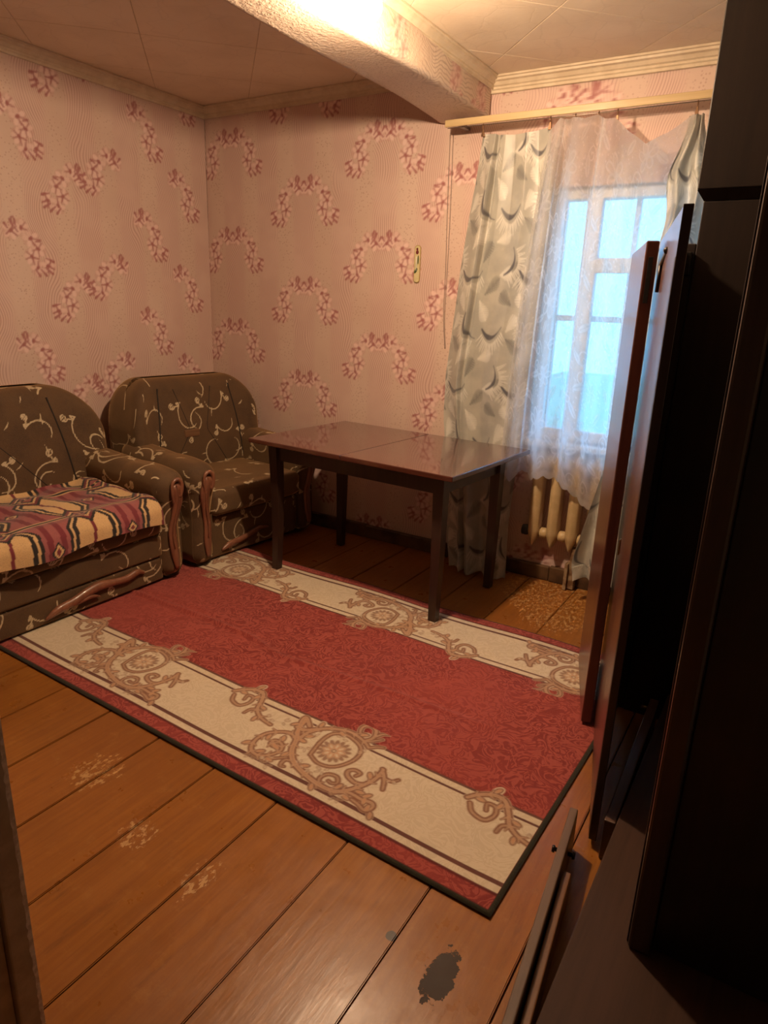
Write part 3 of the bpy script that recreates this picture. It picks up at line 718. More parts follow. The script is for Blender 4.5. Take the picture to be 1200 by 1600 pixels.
# ------------------------------------------------------------------ rug
ORN = {
  'ringR': [(-52, -60), (-68, 22), (-58, 76), (-9, 95), (62, 68), (82, 7), (52, -61), (-1, -80), (-52, -60)],
  'curlL': [(-141, -26), (-189, -9), (-245, -50), (-255, -105), (-232, -149), (-195, -160), (-162, -140), (-146, -102), (-165, -72), (-198, -68), (-202, -88), (-183, -97)],
  'trunk': [(-189, 89), (-177, 30), (-141, -26), (-117, -76), (-74, -118), (-11, -143), (61, -158), (116, -154), (151, -124), (177, -73), (189, -26), (184, 20)],
  'arc': [(-135, -21), (-136, 25), (-109, 74), (-60, 105), (-11, 117), (48, 103), (83, 83)],
  'flourish': [(48, 103), (65, 138), (48, 179), (18, 187), (0, 167), (12, 134), (32, 137)],
  'leafr1': [(65, 138), (78, 171), (99, 186)], 'leafr2': [(87, 86), (103, 103), (123, 113)], 'leafr3': [(48, 103), (71, 119), (94, 147)],
  'low': [(121, -160), (158, -133), (207, -133), (240, -127), (253, -143), (241, -165), (211, -156), (183, -151)],
  'low2': [(177, -73), (148, -85), (111, -73), (99, -53), (113, -37), (136, -40), (132, -58)],
  'tail': [(180, 22), (213, -18), (234, -59)], 'spr': [(208, -12), (236, -11), (249, 8)],
  'mid': [(61, -158), (46, -130), (57, -103), (86, -97), (104, -117), (92, -130), (76, -127)],
  'leafl': [(-74, -118), (-101, -128), (-97, -156), (-83, -156)], 'leafl2': [(-157, -169), (-137, -144), (-105, -115)],
  'topS': [(-516, 53), (-493, 21), (-450, 12), (-432, 46), (-443, 80), (-470, 81), (-462, 51)],
  'topT': [(-533, 70), (-506, 104), (-466, 127), (-429, 119), (-398, 72), (-378, 33), (-332, 2), (-273, -11)],
  'topT2': [(-378, 33), (-397, 18), (-401, -11)], 'acan1': [(-177, 30), (-200, 93), (-153, 60)], 'acan2': [(-188, 34), (-157, 32), (-123, 64)]}
wid = {'trunk': .015, 'curlL': .009, 'ringR': .007, 'arc': .012, 'flourish': .009, 'topT': .012, 'topS': .007, 'low': .009, 'low2': .008, 'acan1': .016, 'acan2': .014, 'tail': .008}
RW, RH = 1.00, .45
OC = [Canvas(RW, RH, .0025, False) for _ in range(3)]        # cream ground under ornament, brown, dark outline
ox, oy = .60, .215
for k, P in ORN.items():
    Q = spline([(ox + a / 1000, oy + bq / 1000) for a, bq in P], 7); w_ = wid.get(k, .006); tp_ = np.interp(np.linspace(0, 1, len(Q)), [0, .3, 1], [.8, 1, .55])
    if k not in ('spr', 'leafl2', 'tail'): OC[0].line(Q, w_ * tp_ * 1.0 + .016, 1.)
    OC[2].line(Q, w_ * tp_ + .015, 1.); OC[1].line(Q, w_ * tp_, 1.); OC[1].line(Q, np.maximum(w_ * tp_ * .25, .0022), -.55)
    if k in ('trunk', 'arc', 'curlL', 'topT'):               # acanthus barbs
        for i in range(5, len(Q) - 5, 6):
            d = Q[i + 1] - Q[i]; d /= np.linalg.norm(d) + 1e-9; n_ = np.array((-d[1], d[0]))
            for s_ in (-1, 1):
                e_ = Q[i] + s_ * n_ * (.014 + .010 * random.random()) + d * .016; OC[2].line([Q[i], e_], [.015, .008], 1.); OC[1].line([Q[i], e_], [.006, .002], .8)
for kk in ('trunk', 'arc', 'curlL', 'low', 'topT'):           # small curled leaves along the stems
    Q = spline([(ox + a / 1000, oy + bq / 1000) for a, bq in ORN[kk]], 7)
    for i in range(4, len(Q) - 3, 9):
        d = Q[i + 1] - Q[i]; d /= np.linalg.norm(d) + 1e-9; n_ = np.array((-d[1], d[0])) * (1 if (i // 9) % 2 else -1); q = Q[i] + n_ * .022 + d * .012; ang = math.atan2(*(n_ + d * .8)[::-1])
        OC[0].ell(q, .024, .016, ang, 1.); OC[2].ell(q, .020, .0115, ang, 1.); OC[1].ell(q, .014, .006, ang, 1.)
OC[0].ell((ox, oy), .11, .11, 0, 1.); OC[0].ell((ox - .02, oy - .02), .13, .12, 0, 1.)
for k in range(16):
    a = k * PI / 8; OC[2].ell((ox + .043 * math.cos(a), oy + .043 * math.sin(a)), .017, .008, a, .8)
for k in range(8):
    a = k * PI / 4 + .2; q = (ox + .026 * math.cos(a), oy + .026 * math.sin(a)); OC[1].ell(q, .016, .010, a, 1.); OC[2].ell(q, .012, .006, a, -.9); OC[1].ell(q, .011, .006, a, -.9)
OC[2].ell((ox, oy), .010, .010, 0, .9); OC[2].ell((ox, oy), .005, .005, 0, -1.)
gr_ = random.Random(3)
for P in ((-.10, .02), (-.09, -.04), (-.02, .07), (.03, -.10), (.0, -.12), (-.16, -.15), (-.14, -.18), (.23, .0), (-.30, .02), (-.25, .03), (-.05, -.12), (.09, .05), (-.21, -.17), (.14, -.17)):
    for j in range(4):
        a = gr_.random() * 6.28; q = np.array((ox + P[0], oy + P[1])); OC[2].ell(q + .016 * np.array((math.cos(a), math.sin(a))), .011, .0055, a, .7); OC[2].ell(q + .016 * np.array((math.cos(a), math.sin(a))), .007, .003, a, -.8)
RU0, RU1, RV1 = .10, 2.576, 1.514
ug = seg(RU0, .0035, RU1); vg = seg(0, .003, .52, .009, 1.02, .0035, RV1)
UU, VV = np.meshgrid(ug, vg, indexing='ij')
def rug_masks(U_, V_):
    cream = np.zeros_like(U_); brown = np.zeros_like(U_); dark = np.zeros_like(U_); outl = np.zeros_like(U_)
    sg = lambda v, a, bq: np.clip((v - a) / .002 + .5, 0, 1) * np.clip((bq - v) / .002 + .5, 0, 1)
    for flip, meds in ((False, (-.085, .902, 1.877, 2.87)), (True, (-.47, .478, 1.432, 2.37, 3.31))):
        v = RV1 - V_ if flip else V_
        cream = np.maximum(cream, sg(v, .068, .392)); dark = np.maximum(dark, np.maximum(sg(v, .060, .070), sg(v, .095, .110)))
        st = np.maximum(sg(v, .350, .360), sg(v, .384, .394)); o0 = np.zeros_like(U_); o1 = np.zeros_like(U_); o2 = np.zeros_like(U_)
        for mu in meds:
            du = (mu - U_) if flip else (U_ - mu); near = (np.abs(du) < .62) & (v < .46)
            for arr, c in ((o0, OC[0]), (o1, OC[1]), (o2, OC[2])): arr[near] = np.maximum(arr[near], c.get(du[near] + ox, v[near] - .278 + oy))
        dark = np.maximum(dark, st * (1 - o0)); cream = np.maximum(cream, o0); brown = np.maximum(brown, np.maximum(o1, 0)); 
        dark = dark * (1 - np.maximum(o1, o2) * .95); outl = np.maximum(outl, o2 * (1 - o1))
    e = np.minimum(np.minimum(V_, RV1 - V_), RU1 - U_)
    binding = np.clip((.012 - e) / .002 + .5, 0, 1)
    return np.stack([cream * (1 - binding), brown * (1 - binding), np.clip(dark + binding * 2, 0, 2), outl * (1 - binding)], -1)
rm = rug_masks(UU, VV)
e_ = np.minimum(np.minimum(VV, RV1 - VV), np.minimum(RU1 - UU, UU - RU0))
zz = .007 * np.clip(e_ / .006, 0, 1) ** .5 + .003
line_v = np.interp(UU, [.3, 1.1, 1.3, 2.2], [.70, .70, .655, .72]); am = np.interp(UU, [.2, .35, 1.05, 1.2, 1.35, 2.0, 2.3], [.006, .016, .014, .005, .010, .007, 0])
zz = zz + am * np.exp(-((VV - line_v) / .012) ** 2) - am * .25 * np.exp(-((VV - line_v - .035) / .02) ** 2)
zz = zz + .003 * np.sin(UU * 7 + VV * 3) * np.clip(e_ / .1, 0, 1) + .003
wav = .010 * np.sin(UU * 6.5 + .5) * np.clip((VV - 1.0) / .5, 0, 1)
VW = VV + wav - .012 * np.sin(np.clip(UU, 0, 2.6) * 2.4) * np.clip((.5 - VV) / .5, 0, 1) * 0
m, nt, b = mat('rug_pile'); _, cr_, br_, dk_ = attr(nt, 'pat')
x, y, z = pos(nt); v = vec(nt, x, y, z)
q1 = noise(nt, vec(nt, x + noise(nt, v, 12, 2) * .06, y + noise(nt, vec(nt, y, x, z), 12, 2) * .06, 0.), 12, 3, .5, 1.8)
dam = ((q1 * 40.).sin() * .5 + .5).step(.1, .9)
red = mix(nt, dam * .75, (.205, .032, .028), (.37, .085, .066)); crm = mix(nt, dam * .5, (.60, .50, .37), (.50, .40, .28))
red = mix(nt, noise(nt, v, 1.7, 2).step(.4, .7) * .5, red, (.36, .065, .050))
c = mix(nt, cr_.min(1.), red, crm)
edgeband = dk_.step(1.2, 1.8)
c = mix(nt, br_ * .85, c, (.46, .225, .115)); c = mix(nt, dk_.min(1.) * .92, c, (.095, .016, .014))
an = nt.nodes.new('ShaderNodeAttribute'); an.attribute_name = 'pat'; c = mix(nt, X(nt, an.outputs['Alpha']) * .9, c, (.19, .062, .030))
c = mix(nt, edgeband, c, (.035, .030, .018))
setc(nt, b, c); b.inputs['Roughness'].default_value = .95; b.inputs['Specular IOR Level'].default_value = .15; b.inputs['Sheen Weight'].default_value = .15
bump(nt, b, noise(nt, v, 420, 2) + dam * .25, .35, .003)
rug = npmesh('rug', np.stack([UU, VW, zz], -1).reshape(-1, 3), gridfaces(len(ug), len(vg)), m, None, True, rm.reshape(-1, 4))
rug.location = (-2.994, 1.358, 0); rug.rotation_euler = (0, 0, -.03353)
props(rug, 'large red and cream rug with scrolled floral borders on the plank floor', 'rug')

# ------------------------------------------------------------------ sofa and armchair
FT = .84; FC = Canvas(FT, FT, .003)
def motif(cx, cy, rot, sc=1., flip=1):
    P = []
    a = np.linspace(0, 1, 26); sp_ = np.stack([.026 * (.15 + .85 * a) * np.cos(a * 11), .026 * (.15 + .85 * a) * np.sin(a * 11)], -1)
    P += list(sp_); e = sp_[-1]
    zig = [e + np.array(q) for q in ((.010, -.035), (.022, -.012), (.030, -.045))]
    P += list(spline([e] + zig, 4)); z0 = zig[-1]
    th = np.linspace(.9, 4.0, 26); R = .105
    arc = np.stack([R * np.cos(th), R * np.sin(th) * .85], -1); arc = arc - arc[0] + z0; P += list(arc)
    P = np.array(P) * sc; P[:, 1] *= flip; co, si = math.cos(rot), math.sin(rot)
    Q = np.stack([cx + P[:, 0] * co - P[:, 1] * si, cy + P[:, 0] * si + P[:, 1] * co], -1)
    FC.line(Q, np.interp(np.linspace(0, 1, len(Q)), [0, .5, .9, 1], [.0055, .0072, .0072, .004]), 1.)
g_ = random.Random(11)
for i in range(4):
    for j in range(4):
        cx = (i + .5 * (j % 2) + .2 * g_.random()) * FT / 4; cy = (j + .3 * g_.random()) * FT / 4
        motif(cx, cy, g_.choice([0.2, 3.3, 1.2, -1.0, 2.4]) + g_.uniform(-.3, .3), g_.uniform(.66, .86), g_.choice([-1, 1]))
for _ in range(18):
    c_ = np.array((g_.random() * FT, g_.random() * FT)); a = g_.random() * 6.28; d = np.array((math.cos(a), math.sin(a))); n_ = np.array((-d[1], d[0]))
    FC.line([c_, c_ + d * .025 + n_ * .006, c_ + d * .05 + n_ * .020], [.003, .008, .004], .9)
def fab(du, dv):
    def f(p, ax):
        u = np.where(ax == 1, p[:, 0], p[:, 1]) + du; v = np.where(ax == 2, p[:, 0], p[:, 2]) + dv
        m_ = FC.get(u, v); return np.stack([m_, m_ * 0, m_ * 0], -1)
    return f
m, nt, b = mat('brown_velour'); _, sc_, _, _ = attr(nt, 'pat')
x, y, z = objpos(nt); v = vec(nt, x, y, z)
c = mix(nt, noise(nt, v, 7, 4, .6).step(.35, .68), (.088, .046, .019), (.058, .030, .013))
c = mix(nt, noise(nt, v, 300, 1).step(.4, .6) * .35, c, (.13, .07, .03))
c = mix(nt, sc_.step(.25, .70) * (noise(nt, v, 170, 1).step(.3, .5) * .35 + .60), c, (.56, .45, .29))
setc(nt, b, c); b.inputs['Roughness'].default_value = .85; b.inputs['Sheen Weight'].default_value = .75; b.inputs['Sheen Roughness'].default_value = .45
b.inputs['Sheen Tint'].default_value = (.75, .45, .2, 1); bump(nt, b, noise(nt, v, 260, 2) + sc_ * .8, .25, .003); VEL = m
DVEL = plain('dark_brown_velour', (.028, .017, .010), .9, c2=(.018, .011, .007), scale=120)
TRIM = wood('carved_wood_trim', (.26, .105, .058), (.18, .068, .038), .38, .35, axis=2)
PIPE = plain('dark_piping', (.022, .013, .008), .8)
def upholstery(name, label, cat, loc_, rz, w, depth, aw, shoulder, drawer, lift):
    t = thing(name, label, cat, loc_, rz); hw = w / 2
    zb = lift
    if drawer:
        softbox('base', (-.34, -hw + aw * .8, zb), (-.058, hw - aw * .8, .145), .012, .0066, VEL, t, None, fab(.1, .2))
        softbox('front_panel', (-.34, -hw + aw * .8, .150), (-.050, hw - aw * .8, .275), .02, .0066, VEL, t, None, fab(.37, .33))
    else:
        softbox('base', (-.40, -hw + aw * .8, zb), (-.075, hw - aw * .8, .27), .02, .0066, VEL, t, None, fab(.1, .2))
    def seat_def(p):
        q = p.copy(); q[:, 2] += .022 * np.cos(q[:, 1] / hw * 1.3) * (q[:, 2] > .36) * np.clip(-(q[:, 0]) / .3, .3, 1); return q
    softbox('seat_cushion', (-depth + .22, -hw + aw * .82, .278), (-.020, hw - aw * .82, .425), .045, .0066, VEL, t, seat_def, fab(.52, .11))
    # backrest
    H, drop = .985, .36
    def back_def(p):
        q = p.copy(); s_ = np.clip((np.abs(p[:, 1]) - (hw - shoulder)) / shoulder, 0, 1)
        Ht = H - drop * (1 - np.sqrt(np.maximum(0, 1 - (s_ * .985) ** 2)))
        q[:, 2] = zb + .1 + (p[:, 2] - zb - .1) / (H - zb - .1) * (Ht - zb - .1)
        front = p[:, 0] > -depth + .15
        q[:, 0] += -.10 * (q[:, 2] - .4) * front + front * (.09 * s_ ** 1.5 + .025 * np.sin(np.clip((q[:, 2] - .4) / .5, 0, 1) * PI) * (1 - s_))
        q[:, 1] -= np.sign(q[:, 1]) * .02 * s_ * (q[:, 2] > .5)
        return q
    bx1 = -depth + .30
    bk = softbox('backrest', (-depth, -hw + .015, zb + .1), (bx1, hw - .015, H), .085, .0066, VEL, t, back_def, fab(.0, .45))
    def seam(ys, zs_, nm='seam', r=.005):
        P = back_def(np.array([(bx1, a_, c_) for a_, c_ in zip(ys, zs_)])); P[:, 0] -= .001
        tube(nm, P, r, PIPE, bk, 6)
    zz_ = np.linspace(.42, .93, 16)
    for s_ in (-1, 1): seam(np.interp(zz_, [.42, .93], [s_ * (hw - shoulder * .75), s_ * (hw - shoulder * 1.08)]), zz_)
    if not drawer:
        for s_ in (-1, 1):
            zz2 = np.linspace(.44, .92, 14); seam(s_ * np.interp(zz2, [.44, .66, .70, .92], [.22, .07, .07, .14]) - .02, zz2, 'seam', .0025)
        P = back_def(np.array([(bx1, -.075, .655)]))[0]
        bd_ = box('badge', (P[0] - .01, P[1] - .055, P[2] - .022), (P[0] + .006, P[1] + .055, P[2] + .022), wood('badge_wood', (.20, .10, .045), (.13, .06, .03), .5, axis=1), bk, .004)
    else:
        for y_ in (hw - shoulder - .55, hw - shoulder - 1.1):
            if abs(y_) < hw - .3: seam(np.full(16, y_), zz_)
        zz2 = np.linspace(.44, .92, 14); seam(np.interp(zz2, [.44, .92], [hw - shoulder - .06, hw - shoulder - .50]), zz2, 'seam', .0025)
    # arms
    for s_ in (-1, 1):
        cy = s_ * (hw - aw / 2)
        def arm_def(p):
            q = p.copy(); u_ = (q[:, 1] - cy) / (aw / 2); zt = q[:, 2]
            wd = np.interp(zt, [0, .1, .30, .42, .50, .62], [.74, .78, .74, .84, 1.0, 1.0]); q[:, 1] = cy + u_ * aw / 2 * wd
            q[:, 2] += np.where(zt > .45, .055 * np.clip(-(q[:, 0] + .12) / .6, -.1, 1) ** 1, 0) * 1.0 + np.where(zt > .5, .012 * np.sin(np.clip(-q[:, 0] / .3, 0, 1) * PI), 0)
            q[:, 0] += np.where(q[:, 0] > -.05, np.interp(zt, [0, .3, .5, .6], [-.02, -.035, .0, .0]), 0)
            return q
        ar = softbox('arm', (-depth + .16, cy - aw / 2, zb), (0, cy + aw / 2, .598), .075, .0066, VEL, t, arm_def, fab(.25 + .3 * s_, .6))
        xf = .004
        body = spline([(cy + .004, .075), (cy - .006 * s_, .17), (cy - .012 * s_, .27), (cy + .006 * s_, .37), (cy + .014 * s_, .44), (cy + .004 * s_, .50), (cy - .0, .535)], 5)
        xo = np.interp(body[:, 1], [0, .3, .5, .6], [-.012, -.028, .004, .006])
        tube('carved_trim', np.stack([xo, body[:, 0], body[:, 1]], -1), np.interp(np.linspace(0, 1, len(body)), [0, .15, .45, .7, .9, 1], [.012, .026, .024, .034, .036, .020]), TRIM, ar, 10, ((1, 0, 0), .5))
        hook = spline([(cy - .020, .44), (cy - .032, .50), (cy - .026, .545), (cy, .562), (cy + .026, .545), (cy + .030, .505), (cy + .020, .47), (cy + .004, .485), (cy + .0, .515)], 5)
        xo = np.interp(hook[:, 1], [0, .3, .5, .6], [-.005, -.010, .014, .014])
        tube('trim_scroll', np.stack([xo, hook[:, 0], hook[:, 1]], -1), np.interp(np.linspace(0, 1, len(hook)), [0, .5, 1], [.006, .012, .006]), TRIM, ar, 8)
        tube('trim_groove', np.stack([np.interp(body[6:, 1], [0, .3, .5, .6], [.0, -.012, .020, .020]), body[6:, 0] - .006, body[6:, 1]], -1), .004, TRIM, ar, 6)
    for sx in (-.10, -depth + .10):
        for s_ in (-1, 1): lathe('foot', [(.018, .0), (.022, .004), (.024, lift + .004)], PIPE, t, 12, (sx, s_ * (hw - .10), .0105 if (sx > -.2) else 0.0005), 'z')
    return t
sofa = upholstery('sofa', 'brown velour sofa with cream scroll print under the patterned throw', 'sofa', (-2.624, 1.478, 0), 0, 1.81, .90, .19, .30, True, .024)
P = spline([(.085, .050), (.15, .075), (.23, .088), (.30, .108), (.37, .118), (.44, .110), (.52, .104), (.585, .118), (.625, .100)], 6)
o = tube('carved_handle', np.stack([np.full(len(P), -.050), P[:, 0], P[:, 1]], -1), np.interp(np.linspace(0, 1, len(P)), [0, .12, .5, .62, .85, 1], [.006, .020, .024, .018, .018, .006]), TRIM, sofa, 10, ((1, 0, 0), .8))
o2 = tube('carved_leaf', np.stack([np.full(9, -.046), np.linspace(.24, .36, 9), .068 + .016 * np.sin(np.linspace(0, PI, 9))], -1), [.003, .008, .011, .012, .012, .011, .009, .006, .003], TRIM, sofa, 8)
chair = upholstery('armchair', 'brown velour armchair with cream scroll print and a small wooden badge in the corner', 'armchair', (-2.591, 2.918, 0), math.radians(-4), 1.02, .83, .19, .225, False, .022)
P = spline([(-.27, .062), (-.20, .085), (-.12, .092), (-.04, .11), (.03, .125), (.10, .115)], 5)
tube('carved_handle', np.stack([np.full(len(P), -.068), P[:, 0], P[:, 1]], -1), np.interp(np.linspace(0, 1, len(P)), [0, .15, .7, 1], [.006, .018, .018, .006]), TRIM, chair, 10, ((1, 0, 0), .8))

# throw on the sofa seat
nu, nv = 290, 190
s = np.linspace(-.86, .715, nu); tt = np.linspace(0, 1, nv); SS, TT = np.meshgrid(s, tt, indexing='ij')
px_ = [0, .05, .12, .80, .86, .905, 1]
Xc = np.interp(TT, px_, [-.640, -.628, -.575, -.055, -.018, .002, .006]); Zc = np.interp(TT, px_, [.540, .500, .466, .462, .450, .425, .352])
ker = np.ones(9) / 9; Xc = np.apply_along_axis(lambda a: np.convolve(np.pad(a, 4, 'edge'), ker, 'valid'), 1, Xc); Zc = np.apply_along_axis(lambda a: np.convolve(np.pad(a, 4, 'edge'), ker, 'valid'), 1, Zc)
wr = .008 * np.sin(SS * 13 + 3 * TT) * np.sin(TT * 7 + SS * 4) + .007 * np.sin(SS * 31 - TT * 9) * np.exp(-((TT - .3) / .3) ** 2) + .005 * np.sin(SS * 5 + TT * 23)
top = np.clip((.88 - TT) / .08, 0, 1) * np.clip((TT - .02) / .1, 0, 1)
Zc = Zc + (wr + .006) * top + .014 * np.exp(-((SS - .70) / .05) ** 2) * top - .012 * np.sin(SS * 8.5 + 1) * np.clip((TT - .9) / .1, 0, 1)
Xc = Xc + np.clip((TT - .85) / .1, 0, 1) * (.010 * np.sin(SS * 17) + .010)
U = SS + .02 * np.sin(TT * 6); V = TT * .86
per, pv = .385, .40; a = np.mod(U + .26, per) - per / 2; q = np.mod(V + .17, pv) - pv / 2
cols = {'c': (.62, .40, .19), 'k': (.012, .009, .009), 'm': (.17, .018, .030), 'p': (.30, .085, .085)}
C = np.zeros(U.shape + (3,)); C[:] = cols['p']; aa, qq = np.abs(a), np.abs(q)
d = np.maximum(aa, aa + (qq - .095) * .75)                   # long hexagons
C[np.abs(aa - .160) < .014] = cols['m']
for hi_, k_ in ((.128, 'k'), (.112, 'c'), (.100, 'k'), (.080, 'c')): C[d < hi_] = cols[k_]
C[(aa < .008) & (d < .080) & (qq < .12)] = cols['m']
e = aa + (.175 - qq) * .85                                    # nested chevrons at the hexagon ends
for hi_, k_ in ((.075, 'k'), (.058, 'm'), (.042, 'c'), (.030, 'k'), (.016, 'p')): C[(e < hi_) & (qq < .19)] = cols[k_]
e2 = np.abs(aa - per / 2) + np.abs(qq - .0) * .8
for hi_, k_ in ((.036, 'k'), (.026, 'c'), (.014, 'm')): C[e2 < hi_] = cols[k_]
tl = (d > .128) & (qq > pv / 2 - .018); C[tl] = cols['c']; C[(d > .128) & (qq > pv / 2 - .008)] = cols['k']
m, nt, b = mat('throw_print'); ca, _, _, _ = attr(nt, 'pat'); x, y, z = objpos(nt); v = vec(nt, x, y, z)
setc(nt, b, mix(nt, noise(nt, v, 240, 2).step(.45, .7) * .25, ca, (.10, .05, .03))); b.inputs['Roughness'].default_value = .9; b.inputs['Sheen Weight'].default_value = .25
bump(nt, b, noise(nt, v, 300, 2), .3, .003)
th = npmesh('throw_blanket', np.stack([Xc, SS, Zc], -1).reshape(-1, 3), gridfaces(nu, nv)[:, ::-1], m, None, True, C.reshape(-1, 3))
th.location = (-2.624, 1.478, 0); md = th.modifiers.new('thickness', 'SOLIDIFY'); md.thickness = .006; md.offset = 1
props(th, 'plush throw with cream, black and maroon geometric pattern on the sofa seat', 'blanket')

# ------------------------------------------------------------------ wardrobe with open doors, tall cabinet, loose boards
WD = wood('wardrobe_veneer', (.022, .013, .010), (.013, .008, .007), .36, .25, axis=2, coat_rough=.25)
DOORW = wood('polished_door', (.12, .040, .026), (.075, .023, .016), .32, .5, axis=2, coat_rough=.22)
EDGE = wood('door_edge_wood', (.040, .018, .014), (.024, .011, .010), .4, .2, axis=2)
STEEL = plain('dark_steel', (.05, .045, .045), .35, .9); BRASS = plain('worn_brass', (.35, .26, .14), .35, .9)
def slab(name, P0, P1, z0, z1, th_, m_, parent, bevel=.003, side=1):
    """upright slab from P0 to P1 (plan), thickness to its right side"""
    P0, P1 = np.array(P0, float), np.array(P1, float); d = (P1 - P0) / np.linalg.norm(P1 - P0); n = np.array((d[1], -d[0])) * side * th_
    pl = [P0, P1, P1 + n, P0 + n]
    return hexa(name, [(*q, z0) for q in pl] + [(*q, z1) for q in pl], m_, parent, bevel)
w = thing('wardrobe', 'dark brown wardrobe with its doors swung open beside the curtains', 'wardrobe', (0, 0, 0))
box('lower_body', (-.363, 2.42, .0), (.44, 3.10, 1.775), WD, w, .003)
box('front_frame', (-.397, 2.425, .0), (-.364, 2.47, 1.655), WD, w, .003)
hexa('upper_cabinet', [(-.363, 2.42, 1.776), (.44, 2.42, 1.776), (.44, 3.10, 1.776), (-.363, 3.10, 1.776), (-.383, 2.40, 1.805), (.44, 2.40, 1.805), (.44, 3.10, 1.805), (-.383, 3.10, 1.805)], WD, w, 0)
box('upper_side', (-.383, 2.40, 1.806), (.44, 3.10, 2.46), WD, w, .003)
dA = slab('door', (-.2865, 1.66), (-.471, 2.42), .022, 1.664, .021, DOORW, w)
slab('door_edge', (-.2860, 1.652), (-.2865, 1.6597), .022, 1.664, .021, EDGE, dA, .0015)
slab('bevel_strip', (-.2885, 1.664), (-.2972, 1.700), .022, 1.56, .0015, EDGE, dA, .0005)
d1 = slab('door', (-.466, 2.20), (-.602, 2.64), .028, 1.645, .036, DOORW, w, .004)
slab('door_veneer', (-.4675, 2.205), (-.6035, 2.64), .034, 1.64, .0012, DOORW, d1, .0005)
box('recessed_pull', (-.4545, 2.1972, 1.47), (-.4405, 2.1995, 1.60), STEEL, d1, .001)
tube('latch_arm', [(-.405, 2.13, 1.575), (-.375, 2.03, 1.60), (-.372, 2.02, 1.60)], .005, BRASS, dA, 8)
tube('latch_bolt', [(-.405, 2.13, 1.577), (-.407, 2.135, 1.50)], .005, STEEL, dA, 8)
lathe('latch_knob', [(.004, -.010), (.009, -.006), (.010, .004), (.005, .010)], STEEL, dA, 14, (-.371, 2.015, 1.602), 'x')
box('lock_plate', (-.400, 2.075, .72), (-.396, 2.095, .77), BRASS, dA, .001)
box('hinge', (-.405, 2.40, 1.56), (-.370, 2.424, 1.63), STEEL, w, .003); box('hinge', (-.405, 2.40, .25), (-.370, 2.424, .32), STEEL, w, .003)

cb = thing('tall_cabinet', 'tall near-black cabinet side with a wooden stile standing on a low base', 'cabinet', (0, 0, 0))
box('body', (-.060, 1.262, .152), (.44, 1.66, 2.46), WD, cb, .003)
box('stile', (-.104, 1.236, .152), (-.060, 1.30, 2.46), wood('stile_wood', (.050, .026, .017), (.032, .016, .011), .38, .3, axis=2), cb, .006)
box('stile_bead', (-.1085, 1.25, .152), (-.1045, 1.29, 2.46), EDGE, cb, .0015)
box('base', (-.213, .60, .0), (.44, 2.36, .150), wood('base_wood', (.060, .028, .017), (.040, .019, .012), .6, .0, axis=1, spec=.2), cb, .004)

PL1 = wood('grey_brown_plank', (.15, .085, .050), (.10, .055, .033), .5, .1, axis=1); PL2 = wood('orange_plank', (.20, .085, .028), (.14, .055, .018), .45, .2, axis=1); PL3 = wood('brown_plank', (.12, .058, .034), (.075, .036, .022), .45, .2, axis=1)
def plank(label, P0, P1, z0, z1, th_, m_, grp='loose planks beside the cabinet base'):
    mid = (np.array(P0) + np.array(P1)) / 2; t = thing('plank', label, 'plank', (mid[0], mid[1], z0), 0, grp); L_ = np.linalg.norm(np.array(P1) - P0)
    t.rotation_euler = (0, 0, math.atan2(P1[1] - P0[1], P1[0] - P0[0]) - PI / 2)
    box('board', (-th_ / 2, -L_ / 2, 0), (th_ / 2, L_ / 2, z1 - z0), m_, t, .003); return t, L_
t, L_ = plank('grey-brown plank with a black bolt standing on edge on the floor beside the rug', (-.255, .90), (-.328, 1.618), .001, .13, .022, PL1)
for s_ in (-1, 1): lathe('bolt', [(.0055, 0), (.0055, .012), (.010, .0125), (.009, .019)] if s_ > 0 else [(.009, -.019), (.010, -.0125), (.0055, -.012), (.0055, 0)], STEEL, t, 10, (s_ * .011, L_ / 2 - .115, .075), 'x')
plank('short orange-brown plank leaning along the grey-brown plank by the rug', (-.222, .85), (-.283, 1.42), .001, .100, .020, PL2)
t, L_ = plank('reddish brown plank on edge between the wardrobe door and the cabinet base', (-.232, 1.62), (-.250, 2.33), .001, .13, .030, PL3)
lathe('peg', [(.006, -.022), (.006, 0)], BRASS, t, 10, (-.015, L_ / 2 - .05, .115), 'x')

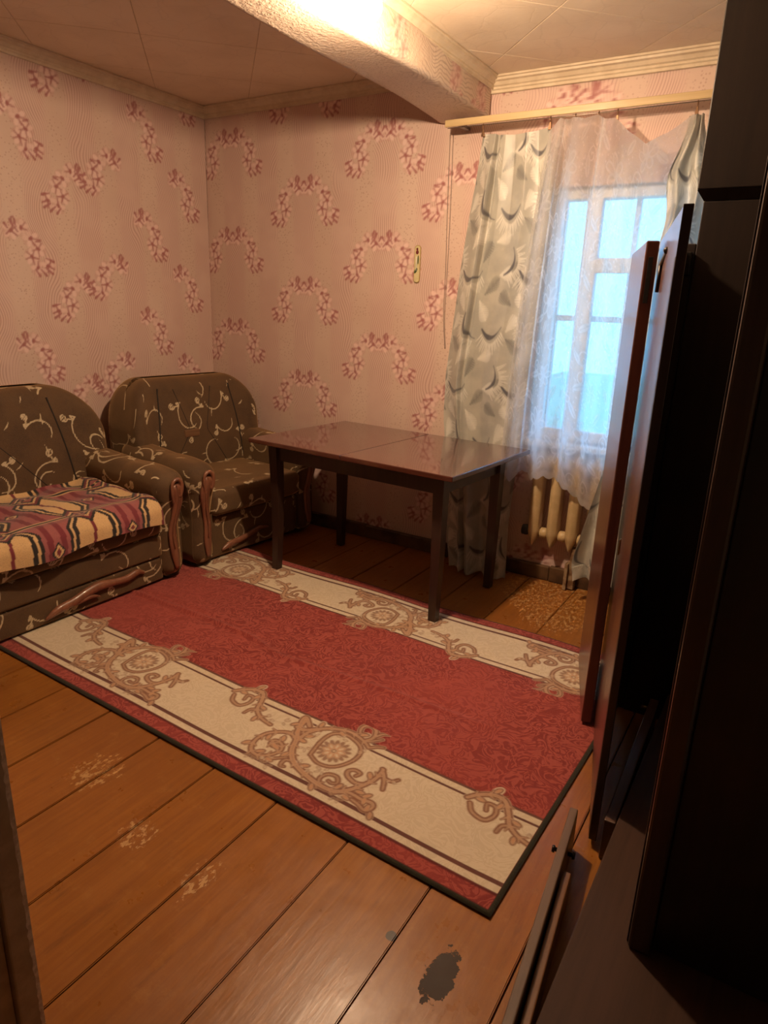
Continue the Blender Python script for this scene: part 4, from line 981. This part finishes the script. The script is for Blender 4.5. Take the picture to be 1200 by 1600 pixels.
# ------------------------------------------------------------------ lamp bulb
m, nt, b = mat('bulb_glow'); nt.nodes.remove(b)
em = nt.nodes.new('ShaderNodeEmission'); em.inputs[0].default_value = (*BULB_COL, 1); em.inputs[1].default_value = BULB_STRENGTH
nt.links.new(em.outputs[0], [n_ for n_ in nt.nodes if n_.type == 'OUTPUT_MATERIAL'][0].inputs[0])
t = thing('light_bulb', 'glowing round light bulb in a ceiling socket beside the beam', 'lamp', BULB)
a = np.linspace(-PI / 2, PI * .10, 14); lathe('globe', [(max(.0005, .046 * math.cos(q)), .046 * math.sin(q)) for q in a], m, t, 28)
SOCK = plain('socket_white', (.6, .55, .48), .4)
lathe('housing', [(.0430, .0146), (.040, .026), (.032, .046), (.026, .066), (.025, .085)], SOCK, t, 24)
lathe('socket', [(.024, .086), (.026, .090), (.026, .155), (.038, .165), (.040, .201)], SOCK, t, 20)

# ------------------------------------------------------------------ thermometer, cable on the wall
t = thing('wall_thermometer', 'small cream wall thermometer with painted flowers hanging on the wallpaper', 'thermometer', (-1.963, YB - .002, 1.667))
P = [(.0165 * math.cos(q), .080 + .0165 * math.sin(q)) for q in np.linspace(0, PI, 9)] + [(.0165 * math.cos(q), -.080 + .0165 * math.sin(q)) for q in np.linspace(PI, 2 * PI, 9)]
mp = lambda X_, Y_, Z_: (X_ , -Z_, Y_)
prism('plate', P, .008, plain('cream_plastic', (.62, .54, .30), .35, c2=(.56, .48, .26)), t, .003, mp)
prism('rim', [(x_ * 1.22, y_ * 1.035) for x_, y_ in P], .004, plain('rim_gold', (.42, .28, .10), .4), t, .0015, mp)
tube('glass_tube', [(-.002, -.010, -.035), (-.002, -.010, .04)], .0022, plain('tube_glass', (.7, .72, .68), .1), t, 8)
dk = plain('painted_red', (.16, .02, .02), .5); dg = plain('painted_green', (.06, .09, .03), .5)
for nm, cx, cz, ra, rb, rot, mm in (('berry', .001, .062, .009, .011, 0, dk), ('berry', .0, .078, .006, .007, 0, dk), ('leaf', .008, .022, .004, .024, 0, dg), ('leaf', -.004, -.035, .007, .016, -.5, dg)):
    prism('painted_' + nm, [(cx + ra * math.cos(q) * math.cos(rot) - rb * math.sin(q) * math.sin(rot), cz + ra * math.cos(q) * math.sin(rot) + rb * math.sin(q) * math.cos(rot)) for q in np.linspace(0, 2 * PI, 14, endpoint=False)], .0012, mm, t, 0, lambda X_, Y_, Z_: (X_, -.0082 - Z_, Y_))
t = thing('wall_cable', 'thin twin cable running down the wallpaper left of the curtains', 'cable', (-1.79, YB, 1.4))
for dx in (0, .018):
    Pp = spline([(-.012 + dx, -.006, .90), (-.004 + dx, -.005, .55), (.006 + dx * .6, -.005, .25), (.010 + dx * .4, -.005, 0), (.030 + dx * .2, -.005, -.18)], 8)
    tube('strand', Pp, .0018, plain('cable_grey', (.36, .26, .22), .6), t, 6)
